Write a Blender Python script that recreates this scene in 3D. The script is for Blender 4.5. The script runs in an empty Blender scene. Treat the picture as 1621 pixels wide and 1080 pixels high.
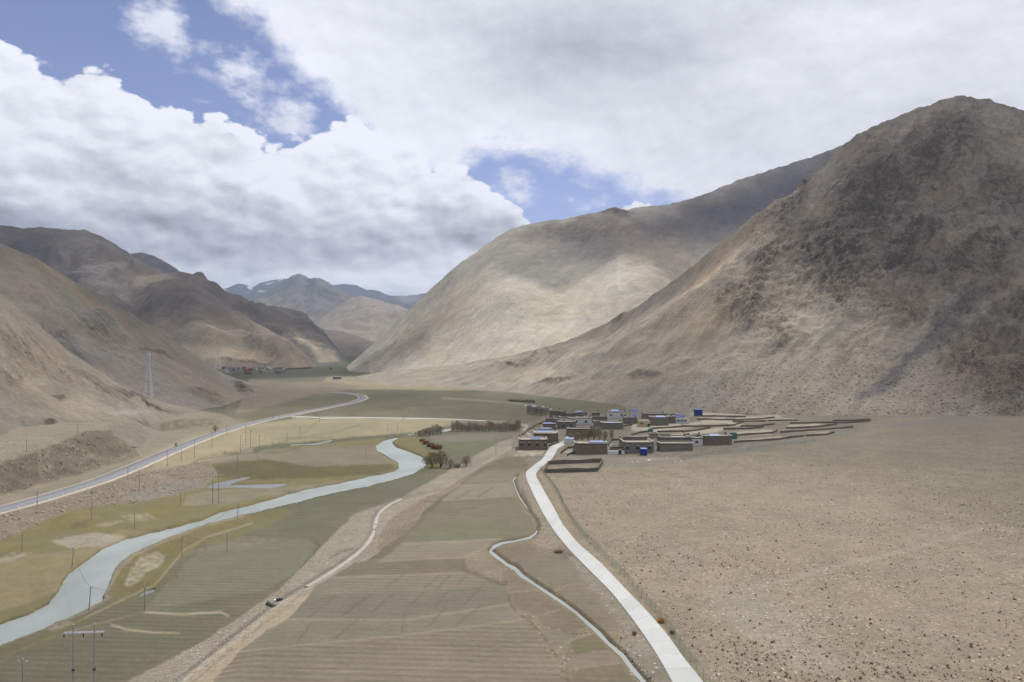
import bpy, math, random
import numpy as np
from mathutils import Vector

scene = bpy.context.scene
R = math.radians
rng = np.random.default_rng(7)
random.seed(7)
W0, H0, FPX, HOR, CAMZ = 1621.0, 1080.0, 1081.0, 545.0, 55.0

# ------------------------------------------------------------------ camera
cam_d = bpy.data.cameras.new('camera'); cam = bpy.data.objects.new('camera', cam_d)
scene.collection.objects.link(cam); scene.camera = cam
cam.location = (0, 0, CAMZ)
cam.rotation_euler = (R(90) + math.atan((HOR - H0 / 2) / FPX), 0, 0)
cam_d.sensor_width = 36.0; cam_d.lens = 36.0 * FPX / W0
cam_d.clip_start = 1.0; cam_d.clip_end = 60000

# ------------------------------------------------------------------ render
scene.view_settings.view_transform = 'Standard'
scene.view_settings.look = 'None'
scene.view_settings.exposure = 0.0
scene.view_settings.gamma = 1.0
scene.view_settings.use_curve_mapping = False
scene.render.engine = 'CYCLES'
scene.cycles.use_denoising = True; scene.cycles.denoising_prefilter = 'NONE'; scene.cycles.denoising_input_passes = 'RGB_ALBEDO_NORMAL'
scene.cycles.max_bounces = 4
scene.cycles.diffuse_bounces = 2
scene.cycles.transparent_max_bounces = 12
scene.cycles.volume_bounces = 0

# ------------------------------------------------------------------ sun
SUN_EL, SUN_AZ = R(58), R(32)            # azimuth from +Y (view direction) towards +X
SUN_STRENGTH = 4.1
sd = bpy.data.lights.new('sun', 'SUN'); sd.energy = SUN_STRENGTH; sd.angle = R(0.53); sd.color = (1.0, .955, .88)
sun = bpy.data.objects.new('sun', sd); scene.collection.objects.link(sun)
SUNV = Vector((math.sin(SUN_AZ) * math.cos(SUN_EL), math.cos(SUN_AZ) * math.cos(SUN_EL), math.sin(SUN_EL)))
sun.rotation_euler = SUNV.to_track_quat('Z', 'Y').to_euler()
sun.location = (0, 0, 900)

# ------------------------------------------------------------------ node helpers
class NT:
    def __init__(s, tree): s.t = tree; s.n = tree.nodes; s.l = tree.links
    def node(s, typ, **kw):
        n = s.n.new(typ)
        for k, v in kw.items(): setattr(n, k, v)
        return n
    def put(s, sock, v):
        if v is None: return
        if isinstance(v, bpy.types.NodeSocket): s.l.new(v, sock)
        else: sock.default_value = v
    def m(s, op, a, b=None, c=None, clamp=False):
        n = s.n.new('ShaderNodeMath'); n.operation = op; n.use_clamp = clamp
        s.put(n.inputs[0], a); s.put(n.inputs[1], b); s.put(n.inputs[2], c)
        return n.outputs[0]
    def add(s, a, b): return s.m('ADD', a, b)
    def sub(s, a, b): return s.m('SUBTRACT', a, b)
    def mul(s, a, b): return s.m('MULTIPLY', a, b)
    def vm(s, op, a, b=None):
        n = s.n.new('ShaderNodeVectorMath'); n.operation = op
        s.put(n.inputs[0], a); s.put(n.inputs[1], b)
        return n.outputs[0]
    def ss(s, x, lo, hi, a=0.0, b=1.0):
        n = s.n.new('ShaderNodeMapRange'); n.interpolation_type = 'SMOOTHSTEP'
        s.put(n.inputs[0], x); s.put(n.inputs[1], lo); s.put(n.inputs[2], hi); s.put(n.inputs[3], a); s.put(n.inputs[4], b)
        return n.outputs[0]
    def lin(s, x, lo, hi, a=0.0, b=1.0, clamp=True):
        n = s.n.new('ShaderNodeMapRange'); n.clamp = clamp
        s.put(n.inputs[0], x); s.put(n.inputs[1], lo); s.put(n.inputs[2], hi); s.put(n.inputs[3], a); s.put(n.inputs[4], b)
        return n.outputs[0]
    def noise(s, vec, scale, detail=4, rough=.55, dist=0.0, lac=2.0):
        n = s.n.new('ShaderNodeTexNoise')
        s.put(n.inputs['Vector'], vec); n.inputs['Scale'].default_value = scale
        n.inputs['Detail'].default_value = detail; n.inputs['Roughness'].default_value = rough
        n.inputs['Distortion'].default_value = dist; n.inputs['Lacunarity'].default_value = lac
        return n.outputs[0]
    def voro(s, vec, scale, feature='F1', rnd=1.0):
        n = s.n.new('ShaderNodeTexVoronoi'); n.feature = feature
        s.put(n.inputs['Vector'], vec); n.inputs['Scale'].default_value = scale
        n.inputs['Randomness'].default_value = rnd
        return n
    def mix(s, f, a, b, typ='MIX'):
        n = s.n.new('ShaderNodeMix'); n.data_type = 'RGBA'; n.blend_type = typ; n.clamp_factor = True
        s.put(n.inputs[0], f); s.put(n.inputs[6], a); s.put(n.inputs[7], b)
        return n.outputs[2]
    def curve(s, x, pts, lo, hi):
        """piecewise curve y(x): pts sorted (x, y) mapped from [lo,hi] to [0,1]; y in -1..1"""
        n = s.n.new('ShaderNodeFloatCurve')
        s.put(n.inputs[1], s.lin(x, lo, hi))
        c = n.mapping.curves[0]
        n.mapping.use_clip = False
        q = [((a - lo) / (hi - lo), b) for a, b in pts]
        c.points[0].location = q[0]; c.points[1].location = q[-1]
        for p in q[1:-1]: c.points.new(*p)
        for p in c.points: p.handle_type = 'AUTO_CLAMPED'
        n.mapping.update()
        return n.outputs[0]

def lin1(c):
    c = c / 255.0
    return c / 12.92 if c <= .04045 else ((c + .055) / 1.055) ** 2.4
SAT = .80
def rgb(r, g, b, k=.88):
    r, g, b = lin1(r) * k, lin1(g) * k, lin1(b) * k
    l = .3 * r + .55 * g + .15 * b
    s_ = SAT if max(r, g, b) < .55 and b < r * 1.15 else 1.0
    return (l + (r - l) * s_, l + (g - l) * s_, l + (b - l) * s_)
def rgba(r, g, b, k=.88): return rgb(r, g, b, k) + (1.0,)

def aze(px, py):
    a = math.atan((px - W0 / 2) / FPX)
    return a, math.atan((HOR - py) / FPX * math.cos(a))

# ------------------------------------------------------------------ world: Nishita sky and procedural cloud cover
world = bpy.data.worlds.new('World'); scene.world = world; world.use_nodes = True
wn = NT(world.node_tree); wn.n.clear()
def build_world(t):
    out = t.node('ShaderNodeOutputWorld'); bg = t.node('ShaderNodeBackground')
    sky = t.node('ShaderNodeTexSky', sky_type='NISHITA'); sky.sun_disc = False
    sky.sun_elevation = SUN_EL; sky.sun_rotation = SUN_AZ; sky.altitude = 4300; sky.air_density = 1.0; sky.dust_density = .3
    tc = t.node('ShaderNodeTexCoord'); d = tc.outputs['Generated']
    sp = t.node('ShaderNodeSeparateXYZ'); t.l.new(d, sp.inputs[0]); X, Y, Z = sp.outputs
    az = t.m('ARCTAN2', X, Y)
    el = t.m('ARCSINE', Z)
    # flattened direction so that cloud lumps are wider than tall
    dv = t.vm('MULTIPLY', d, (1, 1, 1.7))
    big = t.sub(t.noise(dv, 2.6, 3, .5), .5)
    mid = t.sub(t.noise(dv, 9.0, 7, .62), .5)
    fine = t.sub(t.noise(dv, 34.0, 5, .6), .5)
    # billows: inverted cell distance looks like cauliflower tops
    wv = t.vm('ADD', dv, t.vm('MULTIPLY', NTcol(t, dv, 7.0), (.05, .05, .05)))
    v1 = t.voro(wv, 15.0, 'F1').outputs['Distance']
    v2 = t.voro(wv, 36.0, 'F1').outputs['Distance']
    v3 = t.voro(wv, 85.0, 'F1').outputs['Distance']
    bil = t.add(t.add(t.mul(t.sub(.45, v1), .6), t.mul(t.sub(.45, v2), .32)), t.mul(t.sub(.45, v3), .12))
    LO, HI = -1.0, 1.0
    def cv(pts):
        q = [(aze(px, py)) for px, py in pts]
        return t.curve(az, q, LO, HI)
    # A: the cumulus bank on the left, its top edge
    eA = cv([(-400, 130), (-200, 60), (0, 66), (60, 90), (110, 98), (170, 112), (215, 142), (240, 158), (290, 178), (340, 190),
             (390, 204), (440, 208), (480, 200), (520, 192), (580, 190), (640, 216), (700, 258), (760, 276), (800, 296), (832, 330),
             (842, 352), (856, 372), (905, 372), (950, 336), (1000, 322), (1040, 326), (1090, 350), (1300, 420), (1500, 460)])
    dA = t.add(t.add(t.sub(eA, el), t.mul(bil, .06)), t.add(t.mul(mid, .05), t.mul(fine, .022)))
    mA = t.ss(dA, -.001, .006)
    # B: the high sheet filling the upper right, its lower-left edge
    eB = cv([(-600, -700), (0, -420), (200, -150), (330, -6), (380, 40), (430, 92), (480, 128), (530, 175), (570, 225), (640, 290),
             (700, 300), (760, 262), (800, 252), (830, 254), (900, 274), (960, 296), (1010, 314), (1060, 340), (1120, 380), (1300, 440), (1500, 470)])
    dB = t.add(t.sub(el, eB), t.add(t.mul(mid, .085), t.add(t.mul(fine, .05), t.mul(bil, .04))))
    mB = t.ss(dB, -.012, .040)
    # C: loose wisps in the blue wedge
    def puff(px, py, rx, ry):
        a, e = aze(px, py)
        q = t.add(t.m('POWER', t.mul(t.sub(az, a), FPX / rx), 2.0), t.m('POWER', t.mul(t.sub(el, e), FPX / ry), 2.0))
        return t.m('EXPONENT', t.mul(q, -1.0))
    wis = t.add(t.add(puff(248, 28, 42, 50), t.mul(puff(466, 190, 46, 34), 1.15)), t.add(t.mul(puff(385, 118, 95, 60), .62), puff(812, 290, 44, 38)))
    wis = t.add(wis, t.mul(puff(930, 315, 90, 22), .5))
    mC = t.mul(t.ss(t.add(wis, t.add(t.mul(mid, 1.5), t.mul(fine, 1.5))), .38, 1.15), .8)
    # D: broken cloud over the rest of the sky, above and behind the camera
    pv = t.vm('DIVIDE', d, NTcomb(t, t.add(t.m('ABSOLUTE', Z), .25)))
    mD = t.ss(t.add(t.noise(pv, 1.1, 5, .55), t.lin(el, R(28), R(60), 0.0, .06)), .46, .56)
    wD = t.ss(el, R(28), R(40))
    back = t.ss(Y, .25, -.1)
    mD = t.mul(mD, t.m('MAXIMUM', wD, back))
    mask = t.m('MAXIMUM', t.m('MAXIMUM', mA, mB), t.m('MAXIMUM', mC, mD))
    # --- cloud brightness
    # bank: bright top, grey bases from elevation curve, streaks
    dvs = t.vm('MULTIPLY', d, (1, 1, 5.0))
    st = t.sub(t.noise(dvs, 3.2, 5, .5), .5)
    st2 = t.sub(t.noise(dvs, 9.0, 5, .55), .5)
    e = lambda py: math.atan((HOR - py) / FPX)
    elw = t.add(el, t.add(t.mul(big, .05), t.mul(mid, .04)))
    shA = t.curve(elw, [(0.0, .80), (e(480), .80), (e(448), .82), (e(428), .70), (e(412), .54), (e(392), .45), (e(372), .49), (e(350), .62), (e(318), .74), (e(285), .82), (e(240), .86), (e(180), .90), (e(90), .92), (e(-100), .92)], 0.0, .55)
    # light from the upper right: difference of the billow field along that direction
    dv2 = t.vm('ADD', wv, (.010, .0, .020))
    b2 = t.add(t.mul(t.sub(.45, t.voro(dv2, 15.0, 'F1').outputs['Distance']), .6), t.mul(t.sub(.45, t.voro(dv2, 36.0, 'F1').outputs['Distance']), .4))
    rel = t.sub(t.add(t.mul(t.sub(.45, v1), .6), t.mul(t.sub(.45, v2), .4)), b2)
    md2 = t.sub(mid, t.sub(t.noise(t.vm('ADD', dv, (.010, 0, .022)), 9.0, 7, .62), .5))
    big2 = t.sub(big, t.sub(t.noise(t.vm('ADD', dv, (.03, 0, .07)), 2.6, 3, .5), .5))
    edge = t.ss(dA, .05, .0, 0.0, .07)
    rightlight = t.ss(az, aze(330, 300)[0], aze(640, 300)[0], 0.0, .06)
    brA = t.add(t.add(shA, t.mul(rel, .34)), t.add(t.add(t.mul(md2, .85), t.mul(big2, .5)), t.add(edge, rightlight)))
    lowband = t.ss(el, e(330), e(430))
    brA = t.add(brA, t.mul(t.add(t.mul(st, .55), t.mul(st2, .35)), lowband))
    brA = t.m('MINIMUM', t.m('MAXIMUM', brA, .30), .93)
    dk = t.add(t.mul(puff(890, 75, 190, 75), -.30), t.add(t.mul(puff(1090, 50, 140, 60), -.12), t.mul(puff(640, 60, 120, 60), -.02)))
    dk = t.add(dk, t.add(t.mul(puff(700, 190, 150, 80), .06), t.mul(puff(470, 90, 90, 60), .05)))
    dk = t.add(dk, t.mul(puff(1180, 230, 150, 80), -.05))
    brB = t.add(t.add(.80, dk), t.add(t.add(t.mul(big2, .25), t.mul(md2, .32)), t.add(t.mul(mid, .12), t.mul(big, .14))))
    brB = t.add(brB, t.ss(dB, .10, .0, 0.0, .10))
    brB = t.m('MINIMUM', t.m('MAXIMUM', brB, .38), .92)
    wA = t.mul(mA, t.sub(1.0, t.mul(mB, t.ss(el, e(250), e(190), 0.0, .75))))
    br = t.add(t.mul(brA, wA), t.mul(brB, t.sub(1.0, wA)))
    br = t.mul(t.m('MINIMUM', br, .93), 1.19)
    br = t.mul(br, t.add(1.0, t.mul(t.ss(el, R(30), R(50)), -.15)))
    # tint: grey-blue where dark, white where bright
    tint = t.mix(t.ss(br, .5, 1.0), (.90, .93, 1.10, 1), (.955, .970, 1.06, 1))
    tint = t.mix(t.mul(t.sub(1.0, wA), .6), tint, (.955, .972, 1.065, 1))
    comb = t.node('ShaderNodeCombineXYZ'); [t.put(comb.inputs[i], br) for i in range(3)]
    cloud = t.mix(1.0, comb.outputs[0], tint, 'MULTIPLY')
    # Nishita scaled to strength 0.1
    skyc = t.vm('SCALE', sky.outputs[0]); skyc.node.inputs['Scale'].default_value = .14; skyc = t.mix(1.0, skyc, (1.10, .98, 1.05, 1), 'MULTIPLY')
    # thin veil makes the blue paler towards the horizon
    skyc = t.mix(t.lin(el, R(6), R(26), .40, .10), skyc, (.56, .60, .92, 1))
    col = t.mix(mask, skyc, cloud)
    t.l.new(col, bg.inputs[0]); bg.inputs[1].default_value = 1.0
    t.l.new(bg.outputs[0], out.inputs[0])
def NTcol(t, vec, scale):
    n = t.n.new('ShaderNodeTexNoise'); t.put(n.inputs['Vector'], vec); n.inputs['Scale'].default_value = scale
    n.inputs['Detail'].default_value = 3
    return t.vm('SUBTRACT', n.outputs[1], (.5, .5, .5))
def NTcomb(t, v):
    c = t.n.new('ShaderNodeCombineXYZ'); [t.put(c.inputs[i], v) for i in range(3)]
    return c.outputs[0]
build_world(wn)
world.cycles.sampling_method = 'MANUAL'; world.cycles.sample_map_resolution = 512

# ------------------------------------------------------------------ numpy noise
_P = rng.permutation(256).astype(np.int64); _P = np.concatenate([_P, _P])
_ang = rng.random(256) * 2 * np.pi; _gx = np.cos(_ang); _gy = np.sin(_ang)
def pn(x, y):
    xi = np.floor(x).astype(np.int64); yi = np.floor(y).astype(np.int64)
    xf = x - xi; yf = y - yi; xi &= 255; yi &= 255
    u = xf * xf * xf * (xf * (xf * 6 - 15) + 10); v = yf * yf * yf * (yf * (yf * 6 - 15) + 10)
    def g(ix, iy, dx, dy):
        h = _P[_P[ix & 255] + (iy & 255)]
        return _gx[h] * dx + _gy[h] * dy
    a = g(xi, yi, xf, yf); b = g(xi + 1, yi, xf - 1, yf); c = g(xi, yi + 1, xf, yf - 1); d = g(xi + 1, yi + 1, xf - 1, yf - 1)
    return (a + (b - a) * u) * (1 - v) + (c + (d - c) * u) * v
def fbm(x, y, oct=4, gain=.5):
    s = 0; a = 1.0; f = 1.0
    for i in range(oct):
        s = s + a * pn(x * f + 17.3 * i, y * f - 9.1 * i); a *= gain; f *= 2.03
    return s
def ridged(x, y, oct=4, gain=.5):
    s = 0; a = 1.0; f = 1.0; tot = 0
    for i in range(oct):
        s = s + a * (1 - 2 * np.abs(pn(x * f + 31.7 * i, y * f + 5.3 * i))); tot += a; a *= gain; f *= 2.1
    return s / tot
def sst(x, lo, hi):
    t = np.clip((x - lo) / (hi - lo), 0, 1); return t * t * (3 - 2 * t)

# ------------------------------------------------------------------ smooth terrain
def flat(px, py, z=0.0):
    d = (CAMZ - z) / max(1e-4, (py - HOR) / FPX)
    return ((px - W0 / 2) / FPX * d, d)
def poly_sd(x, y, P):
    """signed distance to an open polyline; positive on its left-hand side going along P"""
    best = np.full(x.shape, 1e18); sg = np.ones(x.shape)
    for (ax, ay), (bx, by) in zip(P[:-1], P[1:]):
        dx, dy = bx - ax, by - ay; L2 = dx * dx + dy * dy
        t = np.clip(((x - ax) * dx + (y - ay) * dy) / L2, 0, 1)
        qx, qy = x - ax - t * dx, y - ay - t * dy
        d2 = qx * qx + qy * qy; cr = dx * (y - ay) - dy * (x - ax)
        m = d2 < best; best = np.where(m, d2, best); sg = np.where(m, np.sign(cr), sg)
    return np.sqrt(best) * sg
BANK = [flat(150, 1200), flat(285, 1080), flat(380, 1005), flat(450, 955), flat(520, 908), flat(590, 862), flat(640, 812), flat(720, 762), flat(800, 702), flat(840, 660), flat(850, 640)]
LROAD_PX = [(-120, 836), (0, 808), (75, 787), (150, 764), (200, 745), (250, 723), (300, 702), (340, 687), (380, 675), (420, 665), (460, 657), (500, 649), (535, 642), (560, 637), (576, 631), (572, 626), (550, 622.5), (525, 621)]
LR = [flat(a, b, 3.0) for a, b in LROAD_PX]
BLUFF = [flat(-300, 830, 3), flat(-60, 800, 3), flat(0, 787, 3), flat(70, 768, 3), flat(140, 747, 3), flat(226, 722, 3), flat(214, 700, 3), flat(235, 688, 2), flat(300, 682, 2), flat(350, 672, 1), flat(372, 660, 1), flat(400, 645, 0), flat(480, 630, 0)]
def Zs(x, y):
    x = np.asarray(x, float); y = np.asarray(y, float)
    z = np.zeros(np.broadcast(x, y).shape)
    # right plain: an alluvial fan rising to the right
    z = z + .024 * np.maximum(0, x - 30) * sst(y, -100, 60) * (1 - .6 * sst(y, 420, 800))
    # field terrace right of the old canal bank
    sb = -poly_sd(x, y, BANK)
    z = z + 2.6 * sst(sb, -4, 12) * (1 - sst(y, 330, 520))
    # left road shelf and bluff
    sr = poly_sd(x, y, LR)
    near = 1 - sst(y, 420, 640)
    z = z + 3.0 * sst(sr, -26, -7) * near * (x < 0)
    sbl = poly_sd(x, y, BLUFF)
    h = 10.5 * (1 - sst(y, 330, 460)) + 1.5
    h = h * (1 - .75 * sst(y, 470, 560))
    wob = 4 * pn(x / 22, y / 22) + 2.2 * pn(x / 7, y / 7)
    z = z + (h * sst(sbl + wob, 0, 20) + .06 * np.clip(sbl - 20, 0, 120) * (1 - sst(y, 380, 520))) * (x < -30) * (1 - sst(y, 540, 640))
    return z
def at(px, py, it=14):
    d = FPX * CAMZ / (py - HOR)
    for _ in range(it):
        x = (px - W0 / 2) / FPX * d
        z = float(Zs(x, d))
        d = .5 * d + .5 * (CAMZ - z) * FPX / (py - HOR)
    x = (px - W0 / 2) / FPX * d
    return x, d, float(Zs(x, d))
def mpp(d): return d / FPX

# ------------------------------------------------------------------ raster paint maps (albedo, masks, height) in the plan the photo gives
X0, Y0, RW, RH = -150, 556, 1930, 590
PC = np.zeros((RH, RW, 3), np.float32); PM = np.zeros((RH, RW, 4), np.float32)   # masks furrow, stony, meadow, rubble
PH = np.zeros((RH, RW), np.float32); PI = np.zeros((RH, RW), np.int16)
GY, GX = np.mgrid[0:RH, 0:RW]; GX = GX + X0; GY = GY + Y0
_wx = (3.0 * fbm(GX / 26.0, GY / 13.0, 3) + 1.5 * pn(GX / 5.0, GY / 4.0)) * np.clip((GY - 560) / 200.0, .15, 1)
_wy = (1.5 * fbm(GX / 26.0 + 50, GY / 13.0, 3)) * np.clip((GY - 560) / 200.0, .1, 1)
regions = []
_fine = fbm(GX / 11.0 + 9, GY / 4.5, 3)
def fill(P, col=None, msk=None, h=None, name=None, w=1.0, warp=1.0, var=0.0):
    P = [(float(a), float(b)) for a, b in P]
    xs = [p[0] for p in P]; ys = [p[1] for p in P]
    x0 = int(max(0, min(xs) - X0 - 8)); x1 = int(min(RW, max(xs) - X0 + 9)); y0 = int(max(0, min(ys) - Y0 - 5)); y1 = int(min(RH, max(ys) - Y0 + 6))
    if x1 <= x0 or y1 <= y0: return
    sl = (slice(y0, y1), slice(x0, x1))
    gx = GX[sl] + _wx[sl] * warp; gy = GY[sl] + _wy[sl] * warp
    ins = np.zeros(gx.shape, bool)
    for (ax, ay), (bx, by) in zip(P, P[1:] + P[:1]):
        if ay == by: continue
        c = ((ay > gy) != (by > gy)) & (gx < (bx - ax) * (gy - ay) / (by - ay) + ax)
        ins ^= c
    if col is not None:
        cc = np.array(col, np.float32)
        if var: cc = cc * (1 + var * fbm(gx / 40.0, gy / 9.0, 3)[..., None])
        elif name is None and w == 1.0: w = np.clip(.52 + 1.0 * _fine[sl], .0, .9)[..., None]
        PC[sl] = np.where(ins[..., None], PC[sl] * (1 - w) + cc * w, PC[sl])
    if msk is not None: PM[sl] = np.where(ins[..., None], np.array(msk, np.float32), PM[sl])
    if h is not None: PH[sl] = np.where(ins, h, PH[sl])
    if name:
        regions.append(name); PI[sl] = np.where(ins, len(regions), PI[sl])
def line(P, wd, col=None, w=1.0, msk=None, h=None, warp=.5, soft=.6, brk=0.0):
    P = [(float(a), float(b)) for a, b in P]
    xs = [p[0] for p in P]; ys = [p[1] for p in P]; pad = wd + 8 if not isinstance(wd, tuple) else max(wd) + 8
    x0 = int(max(0, min(xs) - X0 - pad)); x1 = int(min(RW, max(xs) - X0 + pad)); y0 = int(max(0, min(ys) - Y0 - pad)); y1 = int(min(RH, max(ys) - Y0 + pad))
    if x1 <= x0 or y1 <= y0: return
    sl = (slice(y0, y1), slice(x0, x1))
    gx = GX[sl] + _wx[sl] * warp; gy = GY[sl] + _wy[sl] * warp
    a = np.zeros(gx.shape)
    n = len(P) - 1
    for i, ((ax, ay), (bx, by)) in enumerate(zip(P[:-1], P[1:])):
        dx, dy = bx - ax, by - ay; L2 = dx * dx + dy * dy + 1e-9
        t = np.clip(((gx - ax) * dx + (gy - ay) * dy) / L2, 0, 1)
        q = np.hypot(gx - ax - t * dx, gy - ay - t * dy)
        ww = wd if not isinstance(wd, tuple) else wd[0] + (wd[1] - wd[0]) * (i + t) / n
        a = np.maximum(a, np.clip((ww / 2 + soft - q) / (2 * soft), 0, 1))
    if brk: a = a * np.clip(.5 + brk * 2.5 * fbm(gx / 8.0, gy / 6.0, 2) + (1 - brk) * .5, 0, 1)
    if col is not None: PC[sl] = PC[sl] * (1 - a[..., None] * w) + np.array(col, np.float32) * a[..., None] * w
    if msk is not None: PM[sl] = PM[sl] * (1 - a[..., None]) + np.array(msk, np.float32) * a[..., None]
    if h is not None: PH[sl] = np.where(a > .5, h, PH[sl])

C_FIELD = rgb(121, 116, 92); C_FIELDG = rgb(108, 107, 82); C_FIELDB = rgb(127, 116, 95)
C_MEAD = rgb(137, 128, 84); C_MEADD = rgb(118, 108, 66); C_PLAIN = rgb(155, 141, 118); C_DIRT = rgb(157, 145, 125); C_TAN = rgb(172, 154, 127)
C_PALE = rgb(176, 167, 150); C_GREY = rgb(150, 143, 132); C_DARK = rgb(98, 88, 70); C_SAND = rgb(187, 175, 148)
FUR, STO, MEA = (1, 0, 0, 0), (0, 1, 0, 0), (0, 0, 1, 0)
# base by position
PC[:] = C_FIELDG
PC[:] = PC * (1 + .10 * fbm(GX / 120.0, GY / 14.0, 4)[..., None])
PM[:] = (.15, .15, .3, 0)
fill([(-150, 700), (400, 660), (400, 1150), (-150, 1150)], rgb(150, 139, 117), (0, .5, .2, 0), var=.1)
fill([(770, 740), (860, 740), (1100, 1150), (790, 1150)], rgb(146, 132, 108), (0, .8, .1, .4), var=.12)
# far valley floor, right side
fill([(360, 640), (480, 618), (560, 612), (900, 612), (1060, 640), (1060, 660), (820, 676), (560, 660), (350, 664)], rgb(124, 119, 94), (.25, 0, .35, 0), name='field', var=.22)
fill([(420, 580), (560, 575), (540, 592), (520, 606), (440, 606), (400, 596)], rgb(122, 122, 98), (.2, 0, .2, 0), name='field', var=.1)
fill([(520, 596), (700, 600), (900, 612), (1060, 634), (1100, 648), (1060, 650), (1000, 636), (880, 626), (760, 618), (560, 616), (500, 612)], rgb(160, 147, 118), (0, .5, .2, 0), var=.1)
fill([(880, 622), (1000, 628), (1080, 650), (1100, 660), (900, 652), (845, 640), (850, 628)], rgb(122, 120, 88), (.3, 0, .4, 0), name='field', var=.15)
fill([(1000, 626), (1100, 650), (1621, 655), (1900, 660), (1900, 700), (1400, 680), (1100, 672), (1000, 650), (960, 632)], rgb(143, 134, 119), (0, .8, .1, 0), var=.08)
fill([(395, 598), (440, 604), (520, 604), (575, 612), (540, 620), (500, 624), (440, 640), (372, 656), (380, 640)], rgb(146, 134, 114), (0, .5, .2, 0), var=.1)
# pale tan meadow strips left of river, mid distance
fill([(300, 690), (420, 668), (480, 662), (700, 664), (740, 668), (660, 684), (560, 692), (420, 704), (330, 730), (250, 760), (230, 748)], rgb(163, 152, 120), (.1, .15, .4, 0), name='grassland', var=.12)
fill([(400, 676), (560, 668), (640, 668), (560, 690), (440, 690), (380, 690)], rgb(157, 148, 116), (.15, .1, .4, 0), var=.1)
fill([(130, 712), (235, 700), (330, 690), (230, 722), (228, 716)], rgb(160, 150, 121), (0, .2, .4, 0), var=.1)
fill([(370, 660), (480, 640), (560, 632), (500, 646), (400, 668)], rgb(124, 120, 92), (.2, 0, .4, 0), name='field', var=.12)
# meadow between road and river
fill([(-150, 900), (0, 850), (60, 830), (130, 800), (200, 790), (290, 770), (360, 735), (420, 712), (580, 695), (660, 690), (680, 740), (560, 760), (400, 800), (260, 850), (160, 900), (60, 960), (-150, 1050)],
     C_MEAD, MEA, name='grassland', var=.16)
fill([(420, 712), (600, 704), (630, 735), (500, 745), (350, 745), (340, 735)], rgb(140, 131, 108), (.2, .1, .5, 0), var=.12)
fill([(335, 735), (420, 728), (500, 738), (620, 735), (628, 748), (500, 756), (400, 760), (330, 752)], rgb(112, 103, 66), MEA, var=.2)
fill([(300, 782), (360, 775), (470, 770), (560, 757), (630, 742), (640, 752), (520, 775), (420, 786), (350, 800), (290, 800)], rgb(146, 136, 112), (0, .35, .5, 0), var=.14)
fill([(-150, 905), (20, 880), (140, 868), (190, 838), (260, 842), (200, 868), (150, 905), (60, 950), (-150, 1010)], rgb(149, 137, 101), (0, .2, .8, 0), var=.14)
fill([(80, 856), (150, 842), (200, 850), (190, 862), (110, 868)], rgb(163, 152, 131), (0, .5, .3, 0), var=.1)
fill([(0, 884), (25, 872), (55, 874), (30, 884), (0, 892)], rgb(168, 158, 142), (0, .3, .1, 0))
fill([(190, 815), (235, 812), (250, 822), (210, 828)], rgb(165, 155, 132), (0, .3, .3, 0))
fill([(150, 832), (180, 824), (200, 826), (160, 836)], rgb(168, 158, 135), (0, .3, .2, 0))
fill([(112, 830), (140, 822), (138, 836), (115, 838)], rgb(112, 100, 74), MEA)
# stony rubble slope under the left road
fill([(-150, 870), (-150, 848), (0, 815), (60, 800), (150, 775), (230, 748), (330, 730), (345, 750), (330, 765), (290, 782), (220, 795), (150, 800), (100, 810), (60, 832), (0, 856)],
     rgb(145, 132, 114), (0, 1, .1, 1), name='embankment', var=.12)
fill([(150, 800), (240, 772), (320, 760), (330, 770), (250, 790)], rgb(143, 136, 122), (0, .9, .1, .4), var=.1)
# the bench and bluff
fill([(-150, 560), (240, 640), (350, 655), (372, 664), (300, 690), (225, 722), (140, 747), (60, 770), (-150, 810)], rgb(150, 139, 119), (0, .7, .1, .25), name='hillside', var=.06)
fill([(-150, 770), (0, 735), (60, 715), (118, 692), (135, 684), (190, 682), (205, 700), (224, 722), (140, 747), (70, 766), (0, 786), (-150, 810)], rgb(128, 115, 98), (0, .8, 0, 1), name='bluff', var=.42)
fill([(128, 712), (160, 704), (196, 699), (192, 704), (160, 709), (130, 719)], rgb(150, 136, 112))
fill([(140, 738), (180, 722), (215, 716), (220, 722), (160, 740)], rgb(146, 132, 110))
fill([(60, 725), (78, 715), (84, 745), (64, 762)], rgb(158, 146, 120))
fill([(190, 668), (235, 664), (240, 690), (205, 690)], rgb(112, 98, 78), (0, .8, 0, 1))
fill([(255, 672), (290, 664), (350, 664), (352, 670), (300, 680), (258, 682)], rgb(122, 106, 84), (0, .8, 0, 1))
# fields right of the river (left lower)
fill([(-150, 1150), (-150, 1060), (0, 1022), (140, 968), (170, 950), (290, 880), (390, 815), (470, 795), (560, 775), (690, 742), (790, 705), (720, 758), (640, 790), (600, 800), (500, 870), (440, 935), (330, 1010), (200, 1080), (100, 1150)],
     C_FIELD, FUR, name='field', var=.05)
fill([(470, 798), (560, 778), (660, 752), (700, 745), (660, 775), (600, 795), (520, 830), (400, 850), (380, 830)], rgb(118, 116, 93), (.6, 0, .1, 0), name='field', var=.08)
fill([(500, 862), (470, 905), (420, 935), (230, 965), (260, 930), (300, 885), (340, 862), (420, 858), (490, 856)], rgb(131, 129, 103), FUR, name='field', var=.04)
fill([(290, 880), (360, 848), (400, 850), (500, 855), (420, 860), (330, 872)], rgb(144, 136, 115), (.6, 0, 0, 0))
fill([(175, 978), (230, 968), (350, 968), (360, 972), (290, 1000), (200, 995)], rgb(121, 116, 91), FUR, name='field', var=.03)
line([(230, 968), (290, 972), (350, 968), (362, 974)], 3, rgb(176, 162, 136))
line([(178, 988), (200, 995), (240, 1000), (285, 1002)], (4, 2), rgb(170, 156, 128))
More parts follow.
